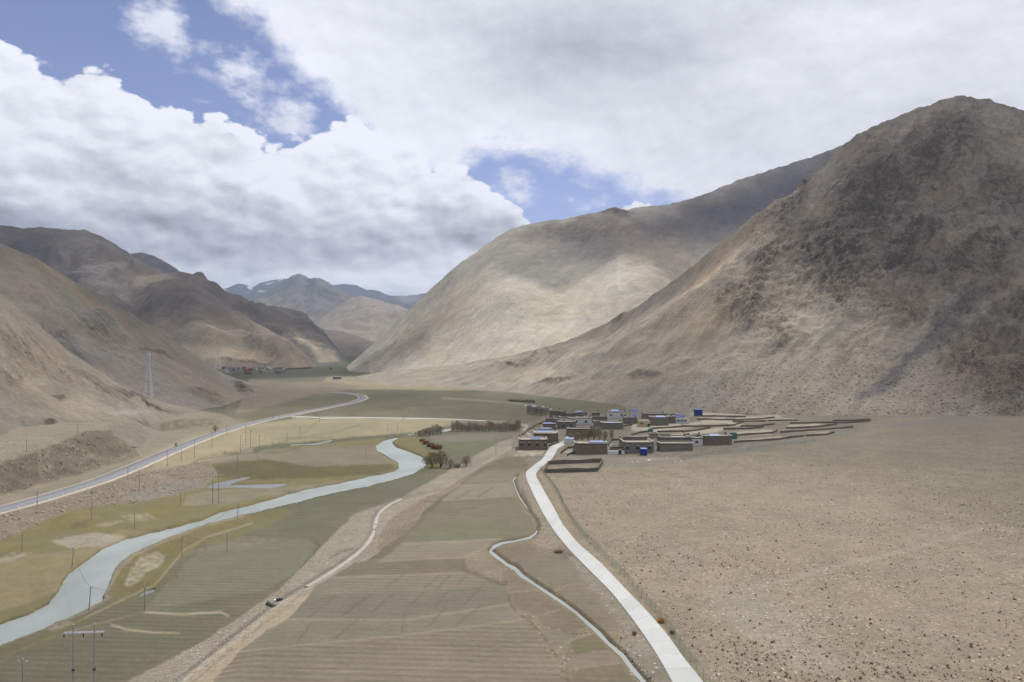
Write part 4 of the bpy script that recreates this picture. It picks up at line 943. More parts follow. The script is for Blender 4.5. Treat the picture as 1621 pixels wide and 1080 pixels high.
CLOUD_PATCHES = [(900, 452, MM, 120, 1.6), (850, 440, MM, 90, 1.2), (785, 400, MM, 95, 1.5), (830, 395, MM, 50, .8), (725, 445, MM, 70, .8), (1070, 405, MM, 100, 1.4), (1130, 415, MM, 90, 1.3), (1010, 385, MM, 60, .9), (1180, 440, MM, 70, 1.0),
                 (740, 560, MM, 110, 1.3), (800, 520, MM, 70, 1.1), (830, 555, MM, 80, 1.0), (960, 460, MM, 60, .7), (640, 560, MM, 60, .4), (700, 592, RM, 150, 1.1), (600, 600, RM, 120, .9), (870, 592, RM, 60, 1.1), (900, 570, RM, 50, .6),
                 (1110, 445, RM, 60, .9), (1270, 485, RM, 70, .9), (1230, 520, RM, 50, .6), (1150, 400, RM, 60, .8), (1260, 330, RM, 60, .6), (60, 470, LH, 90, .35), (250, 650, TH, 110, .55), (150, 640, TH, 90, .5),
                 (300, 700, None, 110, .45, 360, 0), (1150, 900, None, 110, .35, 180, 2), (1300, 800, None, 110, .25, 230, 4), (560, 670, None, 130, .35, 480, 0),
                 (380, 560, 'mountain.003', 160, .9), (330, 540, 'mountain.003', 130, .6), (470, 560, 'mountain.002', 200, .9), (230, 450, 'mountain.002', 160, .8), (150, 410, 'mountain.002', 110, .8), (1250, 300, MM, 430, -.8), (1400, 330, RM, 260, .25), (1030, 345, MM, 150, -.8),
                 (190, 510, LH, 110, -.35), (940, 490, MM, 60, -.3), (830, 470, MM, 50, -.3), (690, 520, MM, 70, -.3), (290, 470, 'mountain.003', 140, -.4), (600, 450, None, 400, .6, 5500, 200), (560, 520, None, 350, .5, 4300, 200)]
shade_cloud_layer()

# ------------------------------------------------------------------ air
HAZE = True
if HAZE:
    m = bpy.data.materials.new('air'); m.use_nodes = True; t = NT(m.node_tree); t.n.clear()
    o = t.node('ShaderNodeOutputMaterial'); v = t.node('ShaderNodeVolumePrincipled')
    v.inputs['Color'].default_value = (.66, .80, 1.0, 1); v.inputs['Density'].default_value = 6.5e-5; v.inputs['Anisotropy'].default_value = .1
    t.l.new(v.outputs[0], o.inputs['Volume'])
    a, b_, c0, c1, z0, z1 = -9600, 9600, -3300, 14000, -45, 1320
    V = [(x, y, z) for x in (a, b_) for y in (c0, c1) for z in (z0, z1)]
    F = [(0, 1, 3, 2), (4, 6, 7, 5), (0, 4, 5, 1), (2, 3, 7, 6), (0, 2, 6, 4), (1, 5, 7, 3)]
    me = fast_mesh('haze', V, F, m, smooth=False); new_obj('haze', me, kind='stuff')
#OBJECTS#
# ------------------------------------------------------------------ water and roads
def plain_mat(name, col, rough=.9, noise_amt=.2, sc=1.0, spec=.15, bumpd=0.0):
    m, t, b = mat_new(name); P = t.node('ShaderNodeNewGeometry').outputs['Position']
    n = t.noise(P, sc, 5, .6); n2 = t.noise(P, sc * 7, 3, .6)
    rgbn = t.node('ShaderNodeRGB'); rgbn.outputs[0].default_value = tuple(col[:3]) + (1,)
    f = t.add(1.0, t.mul(t.add(t.sub(n, .5), t.mul(t.sub(n2, .5), .7)), noise_amt * 2))
    t.l.new(scol(t, rgbn.outputs[0], f), b.inputs['Base Color'])
    b.inputs['Roughness'].default_value = rough; b.inputs['Specular IOR Level'].default_value = spec
    if bumpd: bump(t, b, n2, .6, bumpd)
    return m
def water_mat(name, col, rough=.18):
    m, t, b = mat_new(name); P = t.node('ShaderNodeNewGeometry').outputs['Position']
    n = t.noise(t.vm('MULTIPLY', P, (1, .6, 1)), .06, 5, .6); n2 = t.noise(P, 1.2, 4, .6)
    c = t.mix(t.lin(n, .35, .65), tuple(x * .84 for x in col[:3]) + (1,), tuple(min(1, x * 1.10) for x in col[:3]) + (1,))
    t.l.new(c, b.inputs['Base Color']); b.inputs['Roughness'].default_value = rough; b.inputs['Specular IOR Level'].default_value = .3
    bump(t, b, n2, .12, .15)
    return m
W_RIV = water_mat('silty_water', rgb(157, 166, 162, .66), .45); W_POND = water_mat('pond_water', rgb(138, 142, 142, .55), .45)
def strip(name, Lp, Rp, zoff, mat, sub=6, skirt=0.0, z_abs=None, widen=0.0, kind='structure', crown=0.0):
    def dens(P, n):
        P = np.array(P, float); seg = np.hypot(*np.diff(P, axis=0).T); s = np.concatenate([[0], np.cumsum(seg)]); q = np.linspace(0, s[-1], n)
        return np.stack([np.interp(q, s, P[:, 0]), np.interp(q, s, P[:, 1])], -1)
    Lw = [at(a, b)[:2] for a, b in Lp]; Rw = [at(a, b)[:2] for a, b in Rp]
    if len(Lp) == len(Rp):
        out = []
        for P in (Lw, Rw):
            q = []
            for i in range(len(P) - 1):
                for k in range(sub): f = k / sub; q.append((P[i][0] * (1 - f) + P[i + 1][0] * f, P[i][1] * (1 - f) + P[i + 1][1] * f))
            q.append(P[-1]); out.append(np.array(q))
        L, R_ = out
    else:
        n = max(len(Lp), len(Rp)) * sub; L, R_ = dens(Lw, n), dens(Rw, n)
    if widen:
        c = (L + R_) / 2; w = np.hypot(*(R_ - L).T)[:, None] + 1e-6
        L = c + (L - c) * (w + 2 * widen) / w; R_ = c + (R_ - c) * (w + 2 * widen) / w
    rows = []
    nx = 5
    for i in range(nx): rows.append(L * (1 - i / (nx - 1)) + R_ * (i / (nx - 1)))
    G = np.stack(rows, 1)
    if z_abs is None:
        z = Zs(G[..., 0], G[..., 1]) + zoff
    else: z = np.full(G.shape[:2], z_abs)
    V = np.concatenate([G, z[..., None]], -1); n = V.shape[0]
    if skirt:
        a = V[:, :1].copy(); b = V[:, -1:].copy(); a[..., 2] -= skirt; b[..., 2] -= skirt; V = np.concatenate([a, V, b], 1)
    F = grid_faces(n, V.shape[1])
    me = fast_mesh(name, V.reshape(-1, 3), F[:, ::-1], mat)
    return new_obj(name, me, kind=kind)
def water_poly(name, P, z, mat):
    for _ in range(2):
        P = [q for a, b in zip(P, P[1:] + P[:1]) for q in ((a[0] * .75 + b[0] * .25, a[1] * .75 + b[1] * .25), (a[0] * .25 + b[0] * .75, a[1] * .25 + b[1] * .75))]
    V = [at(a, b)[:2] + (z,) for a, b in P]
    me = bpy.data.meshes.new(name); me.from_pydata(V, [], [list(range(len(V)))]); me.materials.append(mat)
    return new_obj(name, me, kind='structure')
strip('river', RIVER_L, RIVER_R, 0, W_RIV, sub=4, z_abs=-.75, widen=.8)
strip('river', [(694, 680), (705, 678), (718, 676.6)], [(695, 683), (706, 682), (718, 679.5)], 0, W_RIV, z_abs=-.6)
strip('river', [(828, 639.6), (846, 639.8), (860, 641), (872, 644.5), (884, 651)], [(828, 642), (846, 643), (856, 647), (860, 652), (866, 655.5)], 0, W_RIV, z_abs=-.6)
for P in PONDS: water_poly('pond', [(a, b) for a, b in P], -.38, W_POND)
def stream_edges(grow=0.0):
    L, R_ = [], []
    for i, (x, y, w) in enumerate(STREAM):
        a = STREAM[max(0, i - 1)]; b = STREAM[min(len(STREAM) - 1, i + 1)]
        dx, dy = b[0] - a[0], b[1] - a[1]; l = math.hypot(dx, dy)
        nx, ny = dy / l, -dx / l; h = w * .25 * (1 + .25 * math.sin(i * 2.3)) + grow
        L.append((x + nx * h, y + ny * h)); R_.append((x - nx * h, y - ny * h))
    return L, R_
SL, SR_ = stream_edges(.3)
strip('stream', SL, SR_, -.24, W_RIV, sub=5)
CONC = plain_mat('concrete', rgb(214, 216, 212, 1.05), .85, .05, .25)
PALEC = plain_mat('pale_concrete', rgb(186, 180, 166), .9, .10, .6)
ASPH = plain_mat('worn_asphalt', rgb(136, 137, 143, .72), .85, .08, .2)
VERGE = plain_mat('dusty_verge', rgb(176, 165, 146), .95, .15, .6)
def cline(pts, w):   # centreline px with width in metres -> left/right pixel lists not needed: build in plan
    P = np.array([at(a, b)[:2] for a, b in pts]); seg = np.hypot(*np.diff(P, axis=0).T); s = np.concatenate([[0], np.cumsum(seg)])
    n = max(4, int(s[-1] / 3)); q = np.linspace(0, s[-1], n)
    C = np.stack([np.interp(q, s, P[:, 0]), np.interp(q, s, P[:, 1])], -1)
    for _ in range(6): C[1:-1] = (C[:-2] + C[1:-1] * 2 + C[2:]) / 4
    T = np.gradient(C, axis=0); T /= np.hypot(*T.T)[:, None]; N = np.stack([-T[:, 1], T[:, 0]], -1)
    return C, N, T
def ribbon(name, C, N, w, zoff, mat, off=0.0, skirt=.3, jag=0.0, **tags):
    Cc = C + N * off; ww = w / 2
    j = jag * fbm(np.arange(len(C)) / 3.0, np.zeros(len(C)) + off, 2)[:, None]
    L = Cc + N * (ww + j); R_ = Cc - N * (ww + j)
    G = np.stack([L, Cc, R_], 1); z = Zs(G[..., 0], G[..., 1]) + zoff; z[:] = z.max(1, keepdims=True)
    V = np.concatenate([G, z[..., None]], -1)
    a = V[:, :1].copy(); b = V[:, -1:].copy(); a[..., 2] -= skirt; b[..., 2] -= skirt; V = np.concatenate([a, V, b], 1)
    me = fast_mesh(name, V.reshape(-1, 3), grid_faces(len(C), 5)[:, ::-1], mat)
    return new_obj(name, me, **tags)
Cl, Nl, Tl = cline(LROAD_PX, 7)
ribbon('road_shoulder', Cl, Nl, 10.5, .03, VERGE, skirt=.6, jag=.7, kind='structure')
ribbon('road', Cl, Nl, 6.6, .14, ASPH, skirt=.2, kind='structure')
Ct, Nt, Tt = cline([(462, 660.5), (560, 661.5), (660, 663), (720, 664.5), (770, 667)], 3)
ribbon('track', Ct, Nt, 5.0, .25, PALEC, kind='structure')

# the concrete road: slabs with joints, laid on a bed
def road_slabs():
    Lp = ROAD_LE[::-1] + ROAD_LU[1:]; Rp = ROAD_RE[::-1] + ROAD_RU[1:]
    L = np.array([at(a, b)[:2] for a, b in Lp]); R_ = np.array([at(a, b)[:2] for a, b in Rp])
    c = (L + R_) / 2; s = np.concatenate([[0], np.cumsum(np.hypot(*np.diff(c, axis=0).T))])
    n = int(s[-1] / 1.25); q = np.linspace(0, s[-1], n)
    f = lambda P: np.stack([np.interp(q, s, P[:, 0]), np.interp(q, s, P[:, 1])], -1)
    L, R_ = f(L), f(R_)
    for _ in range(8):
        L[1:-1] = (L[:-2] + 2 * L[1:-1] + L[2:]) / 4; R_[1:-1] = (R_[:-2] + 2 * R_[1:-1] + R_[2:]) / 4
    zl = Zs(L[:, 0], L[:, 1]); zr = Zs(R_[:, 0], R_[:, 1]); z = np.maximum(zl, zr) + .22
    for _ in range(10): z[1:-1] = (z[:-2] + z[1:-1] * 2 + z[2:]) / 4
    # bed
    V = []
    for i in range(n): V += [(L[i, 0] - .25, L[i, 1], z[i] - .6), (L[i, 0], L[i, 1], z[i] - .03), (R_[i, 0], R_[i, 1], z[i] - .03), (R_[i, 0] + .25, R_[i, 1], z[i] - .6)]
    bed = new_obj('road', fast_mesh('road', np.array(V), grid_faces(n, 4)[:, ::-1], PALEC, smooth=False), kind='structure')
    mats = [plain_mat('slab_concrete', rgb(*v, .62), .85, .10, .25) for v in ((205, 207, 203), (200, 202, 198), (209, 210, 206))]
    k = 4
    for i0 in range(0, n - 1, k):
        i1 = min(n - 1, i0 + k); V = []
        for i in range(i0, i1 + 1):
            e = 0.0
            l, r = L[i].copy(), R_[i].copy()
            d = (L[i1] - L[i0]); d = d / (np.hypot(*d) + 1e-9) * .02
            if i == i0: l, r = l + d, r + d
            if i == i1: l, r = l - d, r - d
            V += [(l[0], l[1], z[i]), (r[0], r[1], z[i]), (r[0], r[1], z[i] - .2), (l[0], l[1], z[i] - .2)]
        m = i1 - i0 + 1; F = []
        for j in range(m - 1):
            a = 4 * j
            for u in range(4): F.append((a + u, a + 4 + u, a + 4 + (u + 1) % 4, a + (u + 1) % 4))
        F += [(0, 1, 2, 3), (4 * m - 1, 4 * m - 2, 4 * m - 3, 4 * m - 4)]
        me = bpy.data.meshes.new('slab'); me.from_pydata(V, [], F); me.materials.append(random.choice(mats)); new_obj('slab', me, bed)
    return L, R_, z
RL, RR_, RZ = road_slabs()
CANM = plain_mat('dusty_canal', rgb(170, 163, 148, .8), .9, .25, .5)
CANC = [(636, 790), (620, 797), (606, 805), (598, 815), (594, 826), (593, 838), (590, 850), (582, 862), (570, 874), (558, 885), (546, 893), (530, 904), (508, 918), (486, 930)]
Cc_, Nc_, Tc_ = cline(CANC, 2)
ribbon('canal', Cc_, Nc_, 1.25, .16, CANM, skirt=.4, jag=.25, kind='structure')

# ------------------------------------------------------------------ small builders
ORD = ['first', 'second', 'third', 'fourth', 'fifth', 'sixth', 'seventh', 'eighth', 'ninth', 'tenth', 'eleventh', 'twelfth', 'thirteenth', 'fourteenth', 'fifteenth', 'sixteenth', 'seventeenth', 'eighteenth', 'nineteenth', 'twentieth', 'twenty-first', 'twenty-second', 'twenty-third', 'twenty-fourth', 'twenty-fifth', 'twenty-sixth']
class MB:
    def __init__(s): s.V = []; s.F = []
    def box(s, x0, x1, y0, y1, z0, z1):
        b = len(s.V); s.V += [(x, y, z) for z in (z0, z1) for x, y in ((x0, y0), (x1, y0), (x1, y1), (x0, y1))]
        s.F += [tuple(b + i for i in f) for f in ((0, 3, 2, 1), (4, 5, 6, 7), (0, 1, 5, 4), (1, 2, 6, 5), (2, 3, 7, 6), (3, 0, 4, 7))]; return s
    def bar(s, p, q, r0, r1=None, n=5):
        r1 = r0 if r1 is None else r1
        p, q = Vector(p), Vector(q); d = (q - p).normalized(); u = d.cross(Vector((0, 0, 1)) if abs(d.z) < .9 else Vector((1, 0, 0))).normalized(); v = d.cross(u)
        b = len(s.V)
        for c, r in ((p, r0), (q, r1)):
            for i in range(n): a = 2 * math.pi * i / n; s.V.append(tuple(c + u * (r * math.cos(a)) + v * (r * math.sin(a))))
        for i in range(n): j = (i + 1) % n; s.F.append((b + i, b + j, b + n + j, b + n + i))
        s.F.append(tuple(b + i for i in range(n))[::-1]); s.F.append(tuple(b + n + i for i in range(n))); return s
    def prism(s, pts, z0, z1):
        b = len(s.V); n = len(pts)
        s.V += [(x, y, z0) for x, y in pts] + [(x, y, z1) for x, y in pts]
        for i in range(n): j = (i + 1) % n; s.F.append((b + i, b + j, b + n + j, b + n + i))
        s.F.append(tuple(b + i for i in range(n))[::-1]); s.F.append(tuple(b + n + i for i in range(n))); return s
    def mesh(s, name, mat):
        me = bpy.data.meshes.new(name); me.from_pydata(s.V, [], s.F); me.materials.append(mat); return me
    def build(s, name, mat, parent=None, **tags): return new_obj(name, s.mesh(name, mat), parent, **tags)
def thing(name, label, cat, loc, rz=0.0, group=None):
    o = bpy.data.objects.new(name, None); COL.objects.link(o); o.location = loc; o.rotation_euler = (0, 0, rz)
    o.empty_display_size = .5
    o['label'] = label; o['category'] = cat
    if group: o['group'] = group
    return o
def dup(root, loc, rz=0.0, scale=None, label=None, group=None):
    r = root.copy(); COL.objects.link(r); r.location = loc; r.rotation_euler = (0, 0, rz)
    if scale: r.scale = (scale,) * 3
    if label: r['label'] = label
    if group: r['group'] = group
    for ch in list(root.children):
        c = ch.copy(); COL.objects.link(c); c.parent = r
        for g in list(ch.children): d = g.copy(); COL.objects.link(d); d.parent = c
    return r
def G(px, py, dz=0.0):
    x, y, z = at(px, py); return (x, y, zground(x, y) + dz)

# ------------------------------------------------------------------ masonry materials
def brickish(name, c1, c2):
    m, t, b = mat_new(name); tc = t.node('ShaderNodeTexCoord').outputs['Object']
    P = t.node('ShaderNodeNewGeometry').outputs['Position']
    sp = t.node('ShaderNodeSeparateXYZ'); t.l.new(P, sp.inputs[0])
    cx = t.node('ShaderNodeCombineXYZ'); t.l.new(t.add(sp.outputs[0], sp.outputs[1]), cx.inputs[0]); t.l.new(sp.outputs[2], cx.inputs[1])
    br = t.node('ShaderNodeTexBrick'); t.l.new(cx.outputs[0], br.inputs['Vector']); br.inputs['Scale'].default_value = 1.0
    br.inputs['Brick Width'].default_value = .6; br.inputs['Row Height'].default_value = .28; br.inputs['Mortar Size'].default_value = .03
    br.inputs['Color1'].default_value = tuple(c1) + (1,); br.inputs['Color2'].default_value = tuple(c2) + (1,); br.inputs['Mortar'].default_value = tuple(x * .7 for x in c1) + (1,)
    n = t.noise(P, .5, 5, .65)
    t.l.new(scol(t, br.outputs[0], t.add(1.0, t.mul(t.sub(n, .5), .7))), b.inputs['Base Color']); bump(t, b, t.noise(P, 2.5, 4, .6), .5, .15)
    return m
ADOBE = brickish('adobe_brown', rgb(128, 112, 96), rgb(112, 97, 84)); ADOBEG = brickish('stone_grey', rgb(130, 122, 110), rgb(112, 105, 96)); ADOBET = brickish('adobe_tan', rgb(158, 146, 126), rgb(142, 130, 112))
WHITEW = plain_mat('whitewash', rgb(196, 194, 190), .9, .12, .8); YELW = plain_mat('ochre_render', rgb(182, 160, 116), .9, .1, .8); REDW = plain_mat('red_render', rgb(132, 92, 84), .9, .2, .8)
ROOFM = plain_mat('clay_roof', rgb(158, 148, 130), .95, .15, .5); TRIM = plain_mat('dark_brushwood', rgb(66, 56, 52), .95, .25, 1.5); COPING = plain_mat('pale_coping', rgb(196, 190, 176), .9, .15, 1)
WIN = plain_mat('window_dark', rgb(46, 40, 38), .5, .1, 2); GLASS = plain_mat('pane_glass', rgb(70, 84, 92), .15, .05, 1, spec=.5)
BLUE = plain_mat('blue_tin', rgb(92, 122, 178), .45, .06, .6, spec=.4); BLUED = plain_mat('dark_blue_tin', rgb(38, 58, 128), .5, .08, .6); BLUEL = plain_mat('pale_blue_tin', rgb(132, 150, 196), .45, .06, .6, spec=.4)
TEAL = plain_mat('teal_paint', rgb(70, 104, 100), .6, .1, 1); STEEL = plain_mat('galvanised', rgb(186, 188, 190), .5, .05, 2, spec=.4); POLE = plain_mat('concrete_pole', rgb(140, 136, 130), .9, .1, 1)
IRON = plain_mat('dark_iron', rgb(60, 58, 60), .6, .1, 1); GREENP = plain_mat('green_post', rgb(104, 126, 108), .7, .1, 1); GREENW = plain_mat('green_wire', rgb(112, 130, 112), .7, .1, 1)
MUDW = brickish('mud_wall', rgb(128, 114, 96), rgb(112, 100, 84)); MUDC = plain_mat('mud_coping', rgb(100, 88, 74), .95, .2, 1); MUDG = brickish('greenish_mud_wall', rgb(108, 104, 86), rgb(98, 94, 78)); CHAL = plain_mat('fabric_white', rgb(226, 226, 222), .9, .05, 1)

# ------------------------------------------------------------------ village houses
def house(px0, px1, pyb, h, dep, label, wall=ADOBE, rz=0.0, wins=(), blue=None, court=None, trim=True, bluem=None, door=None, flags=True, winh=1.5, name='house', cat='house', roofm=None, winmat=None, top=None):
    x0, y0, z0 = at(px0, pyb); x1, y1, z1 = at(px1, pyb); w = (px1 - px0) / FPX * y0; cx = (x0 + x1) / 2
    zb = min(zground(cx - w / 2, y0), zground(cx + w / 2, y0), zground(cx, y0 + dep))
    r = thing(name, label, cat, (cx, y0, zb), rz, None)
    a = w / 2; th = .45
    up = MB()
    def rim(x0, x1, y0, y1, z, hh, m):     # ring wall
        m.box(x0, x1, y0, y0 + th, z, z + hh); m.box(x0, x1, y1 - th, y1, z, z + hh); m.box(x0, x0 + th, y0 + th, y1 - th, z, z + hh); m.box(x1 - th, x1, y0 + th, y1 - th, z, z + hh)
    wb = MB()
    rd = dep if not court else dep * court   # roofed depth: the rest is an open court behind
    # walls battered slightly: a frustum
    bt = .12
    wb.V += [(-a, 0, -1.2), (a, 0, -1.2), (a, rd, -1.2), (-a, rd, -1.2), (-a + bt, bt, h), (a - bt, bt, h), (a - bt, rd - bt, h), (-a + bt, rd - bt, h)]
    wb.F += [(0, 3, 2, 1), (4, 5, 6, 7), (0, 1, 5, 4), (1, 2, 6, 5), (2, 3, 7, 6), (3, 0, 4, 7)]
    wb.build('wall', wall, r)
    MB().box(-a + .5, a - .5, .5, rd - .5, h + .003, h + .12).build('roof', roofm or ROOFM, r)
    if trim:
        m = MB(); rim(-a, a, 0, rd, h + .01, .42, m); p = m.build('parapet', TRIM, r)
        m = MB(); rim(-a - .08, a + .08, -.08, rd + .08, h + .44, .12, m); m.build('coping', COPING, p)
        if flags:
            for sx in (-1, 1):
                for yy in (.35, rd - .35):
                    c = MB().box(sx * (a - .4) - .4, sx * (a - .4) + .4, yy - .4, yy + .4, h + .57, h + 1.15).build('corner_turret', COPING if (yy < 1) else TRIM, r)
                    if random.random() < .6: MB().bar((sx * (a - .4), yy, h + 1.1), (sx * (a - .4) + random.uniform(-.2, .2), yy, h + 2.2), .05, .03, 4).build('flag_stick', IRON, c)
    if court:
        hc = h * .62
        m = MB(); rim(-a, a, rd, dep, -1.2, hc + 1.2, m); m.build('courtyard_wall', wall, r)
        m = MB(); rim(-a - .05, a + .05, rd, dep + .05, hc + .01, .14, m); m.build('courtyard_coping', COPING if random.random() < .6 else TRIM, r)
        k = random.uniform(.25, .4) * w
        s = MB().box(-a + .6, -a + .6 + k, dep - 3.6, dep - .5, -1.0, hc * .85).build('shed', wall, r)
        MB().box(-a + .5, -a + .7 + k, dep - 3.7, dep - .46, hc * .85 + .01, hc * .85 + .16).build('shed_roof', ROOFM, s)
    for u in wins:
        xw = -a + u * w; ww = 1.35; zc = h * .58
        f = MB(); f.V += [(xw - ww * .6, -.06, zc - winh / 2), (xw + ww * .6, -.06, zc - winh / 2), (xw + ww * .45, -.02, zc + winh / 2), (xw - ww * .45, -.02, zc + winh / 2),
                         (xw - ww * .6, .3, zc - winh / 2), (xw + ww * .6, .3, zc - winh / 2), (xw + ww * .45, .3, zc + winh / 2), (xw - ww * .45, .3, zc + winh / 2)]
        f.F += [(0, 1, 2, 3), (4, 7, 6, 5), (0, 4, 5, 1), (1, 5, 6, 2), (2, 6, 7, 3), (3, 7, 4, 0)]
        wo = f.build('window', winmat or WIN, r)
        MB().box(xw - .34, xw + .34, -.09, -.065, zc - winh * .32, zc + winh * .36).build('pane', GLASS, wo)
        MB().box(xw - ww * .6, xw + ww * .6, -.22, -.025, zc + winh / 2 + .02, zc + winh / 2 + .18).build('lintel', COPING, wo)
    if door is not None:
        xd = -a + door * w
        d = MB().box(xd - .7, xd + .7, -.05, .25, -.3, 2.2).build('door', IRON, r)
        MB().box(xd - .9, xd + .9, -.2, .06, 2.22, 2.42).build('lintel', COPING, d)
    if blue:
        (u0, u1, v0, v1, zh) = blue; bx0, bx1, by0, by1 = -a + u0 * w, -a + u1 * w, v0 * rd, v1 * rd
        g = MB().box(bx0 + .2, bx1 - .2, by0 + .2, by1 - .2, h + .13, h + zh * .5).build('roof_room', WHITEW if zh > 1.4 else wall, r)
        m = MB(); zt = h + zh * .5 + .01
        m.V += [(bx0, by0, zt), (bx1, by0, zt), (bx1, by1, zt), (bx0, by1, zt), (bx0 + .6, (by0 + by1) / 2, zt + zh * .6), (bx1 - .6, (by0 + by1) / 2, zt + zh * .6)]
        m.F += [(0, 1, 5, 4), (2, 3, 4, 5), (1, 2, 5), (3, 0, 4), (0, 3, 2, 1)]
        m.build('tin_roof', bluem or BLUE, g)
    if top:
        (u0, u1, v0, v1, zh, tm) = top; bx0, bx1, by0, by1 = -a + u0 * w, -a + u1 * w, v0 * rd, v1 * rd
        MB().box(bx0, bx1, by0, by1, h + .13, h + zh).build('upper_storey', tm, r); MB().box(bx0 - .15, bx1 + .15, by0 - .15, by1 + .15, h + zh + .01, h + zh + .25).build('upper_roof', TRIM, r)
    return r
# front rank, left to right
house(822, 867, 712, 4.6, 11, 'brown house with four dark windows beside the pale drying floor, left of the road', ADOBE, .03, wins=(.09, .36, .64, .92), blue=(.42, .78, .35, .62, .8), bluem=BLUE)
house(846, 884, 701, 4.8, 15, 'taller brown house behind the four-windowed one, with flat blue-grey roof room', ADOBE, .0, wins=(.15,), blue=(.12, .78, .45, .75, .7), bluem=BLUEL, top=None)
house(911, 962, 719.5, 4.8, 13, 'blank-walled red-brown house with a long blue tin roof, right of the road', ADOBE, -.02, blue=(.45, .95, .35, .62, .95), bluem=BLUE, court=.75)
house(963, 989, 720, 1.6, 2.2, 'low white walled shed between the blank brown house and the three-windowed house', WHITEW, 0, flags=False, door=.72, name='shed', cat='shed', trim=False, roofm=COPING)
house(968, 988, 715, 2.0, 5, 'small pen with pale roof strips behind the low white shed', ADOBET, 0, flags=False, name='shed', cat='shed')
house(989, 1036, 718, 4.8, 15, 'grey-brown house with three windows behind the blue container', ADOBEG, .02, wins=(.10, .45, .86), top=(.1, .9, .62, .8, 1.2, ADOBEG))
house(1046, 1098, 715, 3.4, 7, 'long low brown house right of the three-windowed house', ADOBEG, .02, flags=False)
house(1047, 1093, 706, 3.8, 9, 'house with teal front and pale roof behind the long low brown house', ADOBEG, .02, blue=None, top=(.05, .4, .4, .7, .9, COPING))
house(1097, 1113, 706, 3.6, 8, 'narrow whitewashed house squeezed between two long brown houses', WHITEW, 0, wins=(.4,), winh=1.2)
house(1114, 1160, 705, 4.2, 9, 'long brown house with pale blue tin roof at the right end of the front row', ADOBE, .015, blue=(.25, .66, .2, .55, .9), bluem=BLUEL)
house(894, 911, 703, 2.4, 5, 'small white building with blue roof at the mouth of the village lane', WHITEW, .05, blue=(.05, .95, .1, .9, .7), bluem=BLUEL, flags=False, trim=False)
# middle rank
house(899, 939, 691, 4.0, 11, 'brown courtyard house hidden behind the olive trees', ADOBE, .0, court=.6)
house(884, 912, 679, 4.2, 10, 'dark brown house with pale coping behind the village lane', ADOBEG, 0, wins=(.3, .7))
house(902, 938, 673.5, 4.2, 9, 'whitewashed two-bay house in the middle of the village', WHITEW, .02, wins=(.3, .72))
house(860, 880, 680, 3.2, 8, 'brown house with two small blue roofs near the village edge', ADOBE, 0, blue=(.1, .7, .2, .6, .9), bluem=BLUE)
house(852, 874, 688, 3.0, 6, 'low tan house with a strip of blue roof near the village edge', ADOBET, 0, blue=(.2, .9, .2, .7, .7), bluem=BLUE)
house(864, 886, 672, 3.4, 8, 'grey-roofed house behind the two small blue roofs', ADOBEG, 0, top=(.1, .6, .3, .6, .5, COPING))
house(870, 887, 662, 5.2, 8, 'tall dark brown house nearest the river at the back of the village', ADOBE, -.03)
house(886, 897, 662, 4.4, 7, 'pink and white house beside the tall dark brown house', REDW, 0, wins=(.5,), winh=1.0)
house(897, 913, 664, 4.0, 7, 'brown house right of the pink and white house', ADOBE, 0)
house(910, 930, 663, 4.2, 8, 'brown house with blue roof before the dry trees at the back', ADOBEG, 0, blue=(.1, .6, .1, .6, 1.2), bluem=BLUE, wins=(.3, .7), winh=1.0)
house(935, 962, 669.5, 3.6, 9, 'grey-brown courtyard house behind the open square', ADOBEG, .02, court=.6)
house(953, 987, 680, 3.6, 12, 'house with pale blue-white roof in the village centre', ADOBEG, -.03, blue=(.3, .65, .2, .5, .6), bluem=BLUEL)
house(963, 994, 663, 4.6, 9, 'white house with tall blue roof at the back of the village', WHITEW, .01, blue=(.15, .6, .1, .6, 1.6), bluem=BLUE, wins=(.15, .7, .88), winh=1.1)
house(999, 1012, 660, 3.2, 6, 'white hut under a deep blue tin roof at the back', WHITEW, 0, blue=(.0, 1, .0, .9, 1.8), bluem=BLUED, flags=False, trim=False, name='hut', cat='hut')
house(988, 1010, 671.5, 3.6, 9, 'long brown house behind the ochre hut', ADOBEG, .05, court=.5)
house(1012, 1030, 676.5, 4.0, 6, 'ochre hut with one small dark window', YELW, 0, wins=(.22,), winh=1.2, door=.85, flags=False, trim=False, name='hut', cat='hut')
house(1031, 1059, 674.5, 5.0, 10, 'large grey-brown house with violet-blue roof behind the terraces', ADOBEG, 0, blue=(.3, .88, .1, .5, 1.0), bluem=BLUEL)
house(1059, 1069, 671, 4.4, 8, 'dark brown house joined to the large grey-brown one', ADOBE, 0)
house(1070, 1092, 670.5, 3.2, 7, 'whitewashed cottage with dark blue tin roof near the terraces', WHITEW, 0, blue=(.05, .75, .3, 1.3, 1.6), bluem=BLUED, wins=(.2, .45, .7), winh=1.1, flags=False, trim=False)
house(1020, 1055, 663, 3.2, 8, 'long brown farmhouse at the very back of the village', ADOBEG, .01)
house(938, 950, 661.5, 3.4, 7, 'small brown house beside the dry trees at the back', ADOBE, 0)
house(1027, 1034, 686, 2.4, 3, 'teal shed standing alone behind the front row', TEAL, 0, flags=False, trim=False, name='shed', cat='shed', roofm=TEAL)
house(1158, 1167, 695, 3.2, 3, 'dark teal shed at the right end of the front row', TEAL, 0, flags=False, trim=False, name='shed', cat='shed', roofm=TEAL)
house(926, 937, 667.5, 3.0, 6, 'small white cottage left of the grey-brown courtyard house', WHITEW, 0, wins=(.5,), winh=1.0, flags=False)
house(941, 953, 676, 3.2, 6, 'pale tan cottage between the orchard and the pale-roofed house', ADOBET, 0, flags=False)
